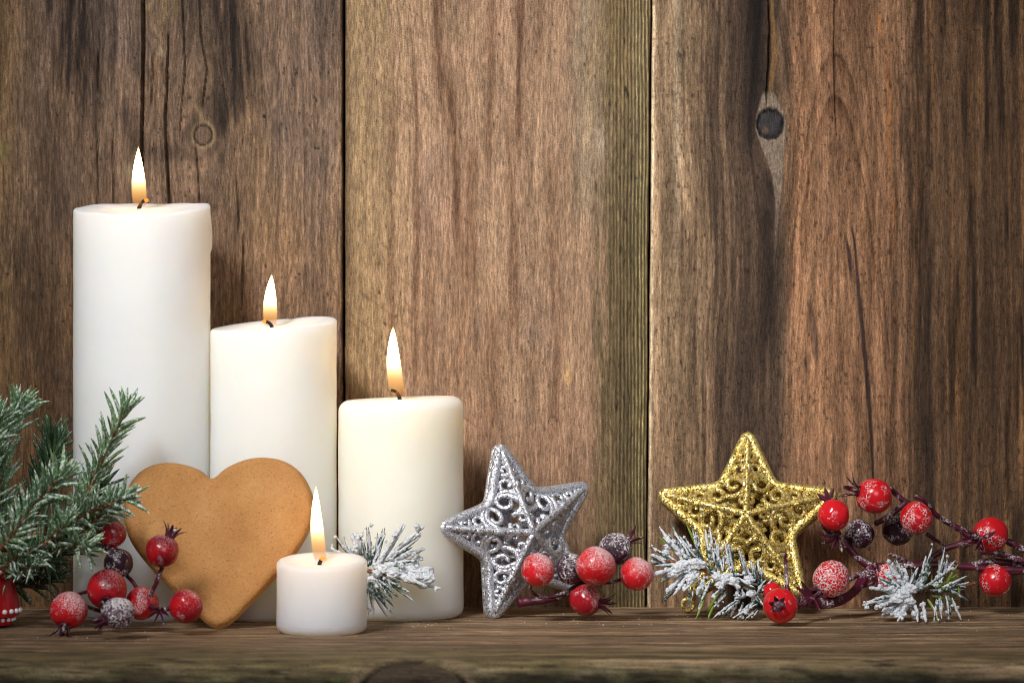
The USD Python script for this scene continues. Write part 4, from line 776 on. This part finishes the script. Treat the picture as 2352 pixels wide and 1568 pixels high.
rows = [(600, 690, 745, 190, 1), (590, 690, 650, 260, 1), (540, 640, 500, 190, 1), (450, 600, 300, 290, 2), (330, 580, 95, 305, 1), (420, 600, 430, 300, 1), (480, 640, 440, 380, 0), (520, 660, 570, 380, 1), (680, 650, 1000, 190, 2), (700, 640, 940, 290, 1), (740, 640, 1240, 205, 2),
        (780, 640, 1180, 350, 1), (800, 660, 1260, 490, 2), (760, 640, 1050, 330, 1), (850, 680, 1230, 610, 2), (700, 740, 1290, 770, 2), (720, 760, 1280, 850, 2), (760, 770, 1270, 965, 2), (650, 750, 1100, 840, 2), (640, 720, 960, 660, 2), (640, 800, 1100, 1150, 1), (680, 830, 1060, 1050, 0), (660, 860, 930, 1120, 0),
        (640, 850, 850, 1150, 0), (580, 930, 870, 1240, 0), (540, 950, 780, 1370, 1), (530, 960, 600, 1330, 1), (560, 900, 700, 1160, 0), (640, 880, 810, 990, 0), (520, 900, 540, 1380, 1), (380, 620, 240, 420, 1), (560, 820, 720, 1010, 0), (600, 760, 820, 400, 2), (580, 700, 700, 420, 1), (300, 640, 40, 470, 2)]
sprig('snow-flocked pine sprig sticking out behind the small candle', [(800, 1300, 1.083), (838, 1308, 1.083), (870, 1316, 1.080), (905, 1318, 1.078)], NL(z7, rows), 1.080,
      [(*z7(1000, 780), 17, -.002), (*z7(1150, 820), 18, -.003), (*z7(1270, 780), 17, -.002), (*z7(1290, 860), 16, -.003), (*z7(1050, 860), 13, -.004), (*z7(740, 740), 13, -.003), (*z7(860, 790), 15, -.004), (*z7(640, 790), 10, -.003), (*z7(1100, 680), 14, 0), (*z7(1240, 950), 10, -.003), (*z7(570, 870), 9, -.002), (*z7(650, 960), 7, -.002)], 100)
z8 = zz(0.1816, 1470.0, 1166.8)
rows = [(560, 700, 250, 250, 2), (600, 680, 390, 185, 1), (620, 650, 300, 380, 2), (560, 640, 220, 350, 0, 1), (760, 600, 590, 210, 0, 1), (760, 640, 660, 250, 1), (640, 640, 430, 330, 1), (700, 620, 500, 360, 1), (760, 690, 740, 350, 0), (900, 700, 830, 285, 1), (960, 760, 870, 330, 1), (1000, 760, 950, 410, 1), (1050, 800, 960, 520, 1), (1140, 820, 1080, 410, 1), (1190, 840, 1110, 450, 1), (1220, 860, 1040, 560, 1), (1350, 860, 1250, 510, 1), (1400, 880, 1290, 640, 1),
        (1440, 860, 1395, 640, 1), (1500, 950, 1490, 660, 1), (1530, 960, 1550, 750, 1), (1460, 900, 1440, 700, 1), (500, 700, 120, 480, 1), (480, 730, 140, 600, 2), (470, 760, 90, 870, 2), (500, 720, 150, 700, 1), (540, 760, 300, 900, 2), (560, 780, 250, 940, 0, 1), (600, 780, 340, 1080, 2), (640, 800, 430, 1100, 2), (760, 800, 560, 1050, 2), (720, 780, 600, 940, 2), (620, 980, 620, 1240, 0), (500, 960, 290, 1140, 0), (800, 900, 720, 1100, 2),
        (900, 900, 740, 1250, 1), (820, 1020, 710, 1395, 0, 1), (1000, 1050, 850, 1320, 0, 1), (940, 1230, 860, 1405, 0, 1), (1050, 1000, 900, 1130, 1), (1100, 1060, 940, 1250, 1), (1200, 1180, 910, 1405, 1), (1240, 1120, 1150, 1370, 2), (1350, 1100, 1200, 1150, 1), (1400, 1250, 1280, 1400, 1), (1450, 1150, 1260, 1330, 1), (1480, 1260, 1330, 1410, 1), (1420, 1080, 1440, 1200, 2), (1380, 1040, 1560, 1240, 1), (1500, 1200, 1180, 1390, 1), (1100, 880, 1000, 1030, 2), (1200, 920, 1240, 1060, 2), (950, 850, 1080, 900, 1), (820, 740, 1100, 1000, 0),
        (1250, 900, 1560, 1000, 1), (1300, 1000, 1520, 1100, 1), (1480, 1080, 1600, 900, 1), (900, 800, 1280, 940, 1), (1250, 1180, 1060, 1370, 1)]
sprig('long snow-flocked pine sprig lying across the foot of the gold star', [(1760, 1382, 1.118), (1720, 1352, 1.116), (1660, 1326, 1.114), (1590, 1300, 1.112), (1520, 1286, 1.110)], NL(z8, rows), 1.112,
      [(*z8(560, 720), 15, -.002), (*z8(680, 700), 15, -.002), (*z8(480, 760), 14, -.003), (*z8(400, 820), 13, -.003), (*z8(760, 700), 11, -.002), (*z8(640, 880), 12, -.004), (*z8(1080, 900), 12, -.003), (*z8(980, 860), 11, -.002), (*z8(1180, 920), 12, -.003), (*z8(1380, 900), 11, -.002), (*z8(1010, 970), 9, -.003), (*z8(1400, 1080), 9, -.003), (*z8(360, 480), 9, 0), (*z8(330, 560), 8, 0), (*z8(180, 660), 7, 0)], 200)
z9 = zz(0.2930, 1837.5, 1056.6)
rows = [(960, 1010, 1042, 665, 1), (1060, 980, 1135, 680, 1), (900, 1040, 975, 850, 0), (870, 980, 875, 850, 0), (980, 960, 1015, 750, 0), (1100, 960, 1160, 740, 1), (1080, 980, 1090, 770, 1), (1150, 960, 1240, 810, 0, 1), (1060, 1000, 1240, 890, 0, 1), (1120, 1010, 1240, 905, 0, 1), (1030, 1060, 1230, 1090, 0, 1), (1190, 1080, 1262, 1260, 1, 1), (1060, 970, 1120, 880, 0, 1), (1030, 960, 1035, 890, 0, 1), (1240, 1000, 1250, 1045, 0, 1),
        (840, 1020, 550, 1005, 2), (840, 1050, 530, 1112, 2), (830, 1060, 590, 1165, 2), (840, 1080, 645, 1215, 2), (850, 1090, 765, 1270, 2), (880, 1100, 920, 1290, 2), (960, 1110, 985, 1295, 2), (1000, 1090, 1085, 1295, 1, 1), (1070, 1090, 1050, 1270, 1), (1090, 1080, 1110, 1240, 1), (1160, 1060, 1170, 1245, 1), (820, 1000, 700, 810, 2), (830, 990, 750, 770, 1), (850, 980, 790, 830, 1), (860, 980, 930, 830, 1), (1100, 1010, 1330, 900, 1), (1180, 1020, 1320, 1100, 0), (1140, 1000, 1320, 960, 1), (1050, 990, 1220, 780, 1), (820, 1040, 640, 1000, 2), (830, 1030, 620, 940, 2), (860, 1090, 700, 1230, 2), (870, 1060, 800, 900, 2), (800, 1020, 660, 870, 2), (900, 1010, 1020, 880, 1), (880, 1040, 1080, 930, 0), (1020, 1020, 1290, 1010, 1)]
sprig('snow-flocked pine sprig with lime green tips at the right below the garland', [(2072, 1366, 1.100), (2092, 1360, 1.104), (2140, 1352, 1.110), (2210, 1345, 1.118), (2240, 1338, 1.125)], NL(z9, rows), 1.102,
      [(*z9(810, 1040), 16, -.003), (*z9(870, 1000), 13, -.003), (*z9(760, 1080), 13, -.004), (*z9(720, 1020), 12, -.003), (*z9(860, 1100), 11, -.004), (*z9(930, 980), 9, -.001), (*z9(680, 1180), 9, -.003), (*z9(770, 1210), 9, -.003), (*z9(1060, 960), 8, 0)], 300)

# ---------------------------------------------------------------- red ornament at the left edge
def red_ornament():
    D = 1.075; c = P(-38, 1405, D); base = c * [1, 1, 0]
    t = Thing('red_ornament', 'glossy red tapered ornament with white dots cut off by the left edge', 'ornament', base)
    px = D / F; prof = [(0.0, -4), (55, -4), (66, -2), (68, 8), (70, 16), (80, 18), (82, 30), (78, 60), (70, 90), (62, 112), (58, 122), (50, 128), (20, 132), (0.0, 133)]
    p = np.array(prof, float); p = np.array([[r, z] for r, z in p]); th = np.linspace(0, 2 * np.pi, 72, endpoint=False)
    z0 = P(0, 1425, D)[2]
    rr = np.repeat(p[:, :1], 72, 1) * px; zz_ = np.repeat(p[:, 1:], 72, 1) * px
    v = np.stack([c[0] + rr * np.cos(th), D + rr * np.sin(th), 0.0008 + zz_ + 4 * px], -1).reshape(-1, 3)
    b = t.part('body', (v, grid_faces(len(p), 72, True)), RED_LACQUER, smooth=40)
    for (rad, zpx, n, off, s) in ((82, 30, 26, 0.0, 6.0), (69, 10, 24, 0.12, 5.0), (60, 118, 16, 0.1, 5.5)):
        for k in range(n):
            a = 2 * math.pi * k / n + off
            if math.sin(a) > 0.3: continue
            t.part('white_dot', blob((c[0] + rad * px * math.cos(a), D + rad * px * math.sin(a), 0.0008 + (zpx + 4) * px), s * px, 2, 0.05, 2, k), WHITE_PAINT, parent=b)
red_ornament()

# ---------------------------------------------------------------- fallen snow specks on the shelf
def dust():
    r_ = random.Random(5); ms = []
    for k in range(120):
        u, v = r_.choice([(r_.gauss(240, 130), r_.uniform(1420, 1475)), (r_.gauss(1650, 260), r_.uniform(1402, 1440)), (r_.gauss(2120, 160), r_.uniform(1402, 1450)), (r_.gauss(1330, 120), r_.uniform(1404, 1440)), (r_.gauss(930, 60), r_.uniform(1425, 1445))])
        p = P(u, v, onshelf(v)); r = r_.uniform(0.00010, 0.00032)
        ms.append(blob((p[0], p[1], r * 0.5), r, 1, 0.4, 2, k))
    m = usdkit.mesh(stage, '/World/snow_specks', join(ms), SNOW).GetPrim()
    for k, x in (('label', 'tiny white snow specks scattered on the shelf around the berries and sprigs'), ('category', 'snow'), ('kind', 'stuff')): m.SetCustomDataByKey(k, x)
dust()
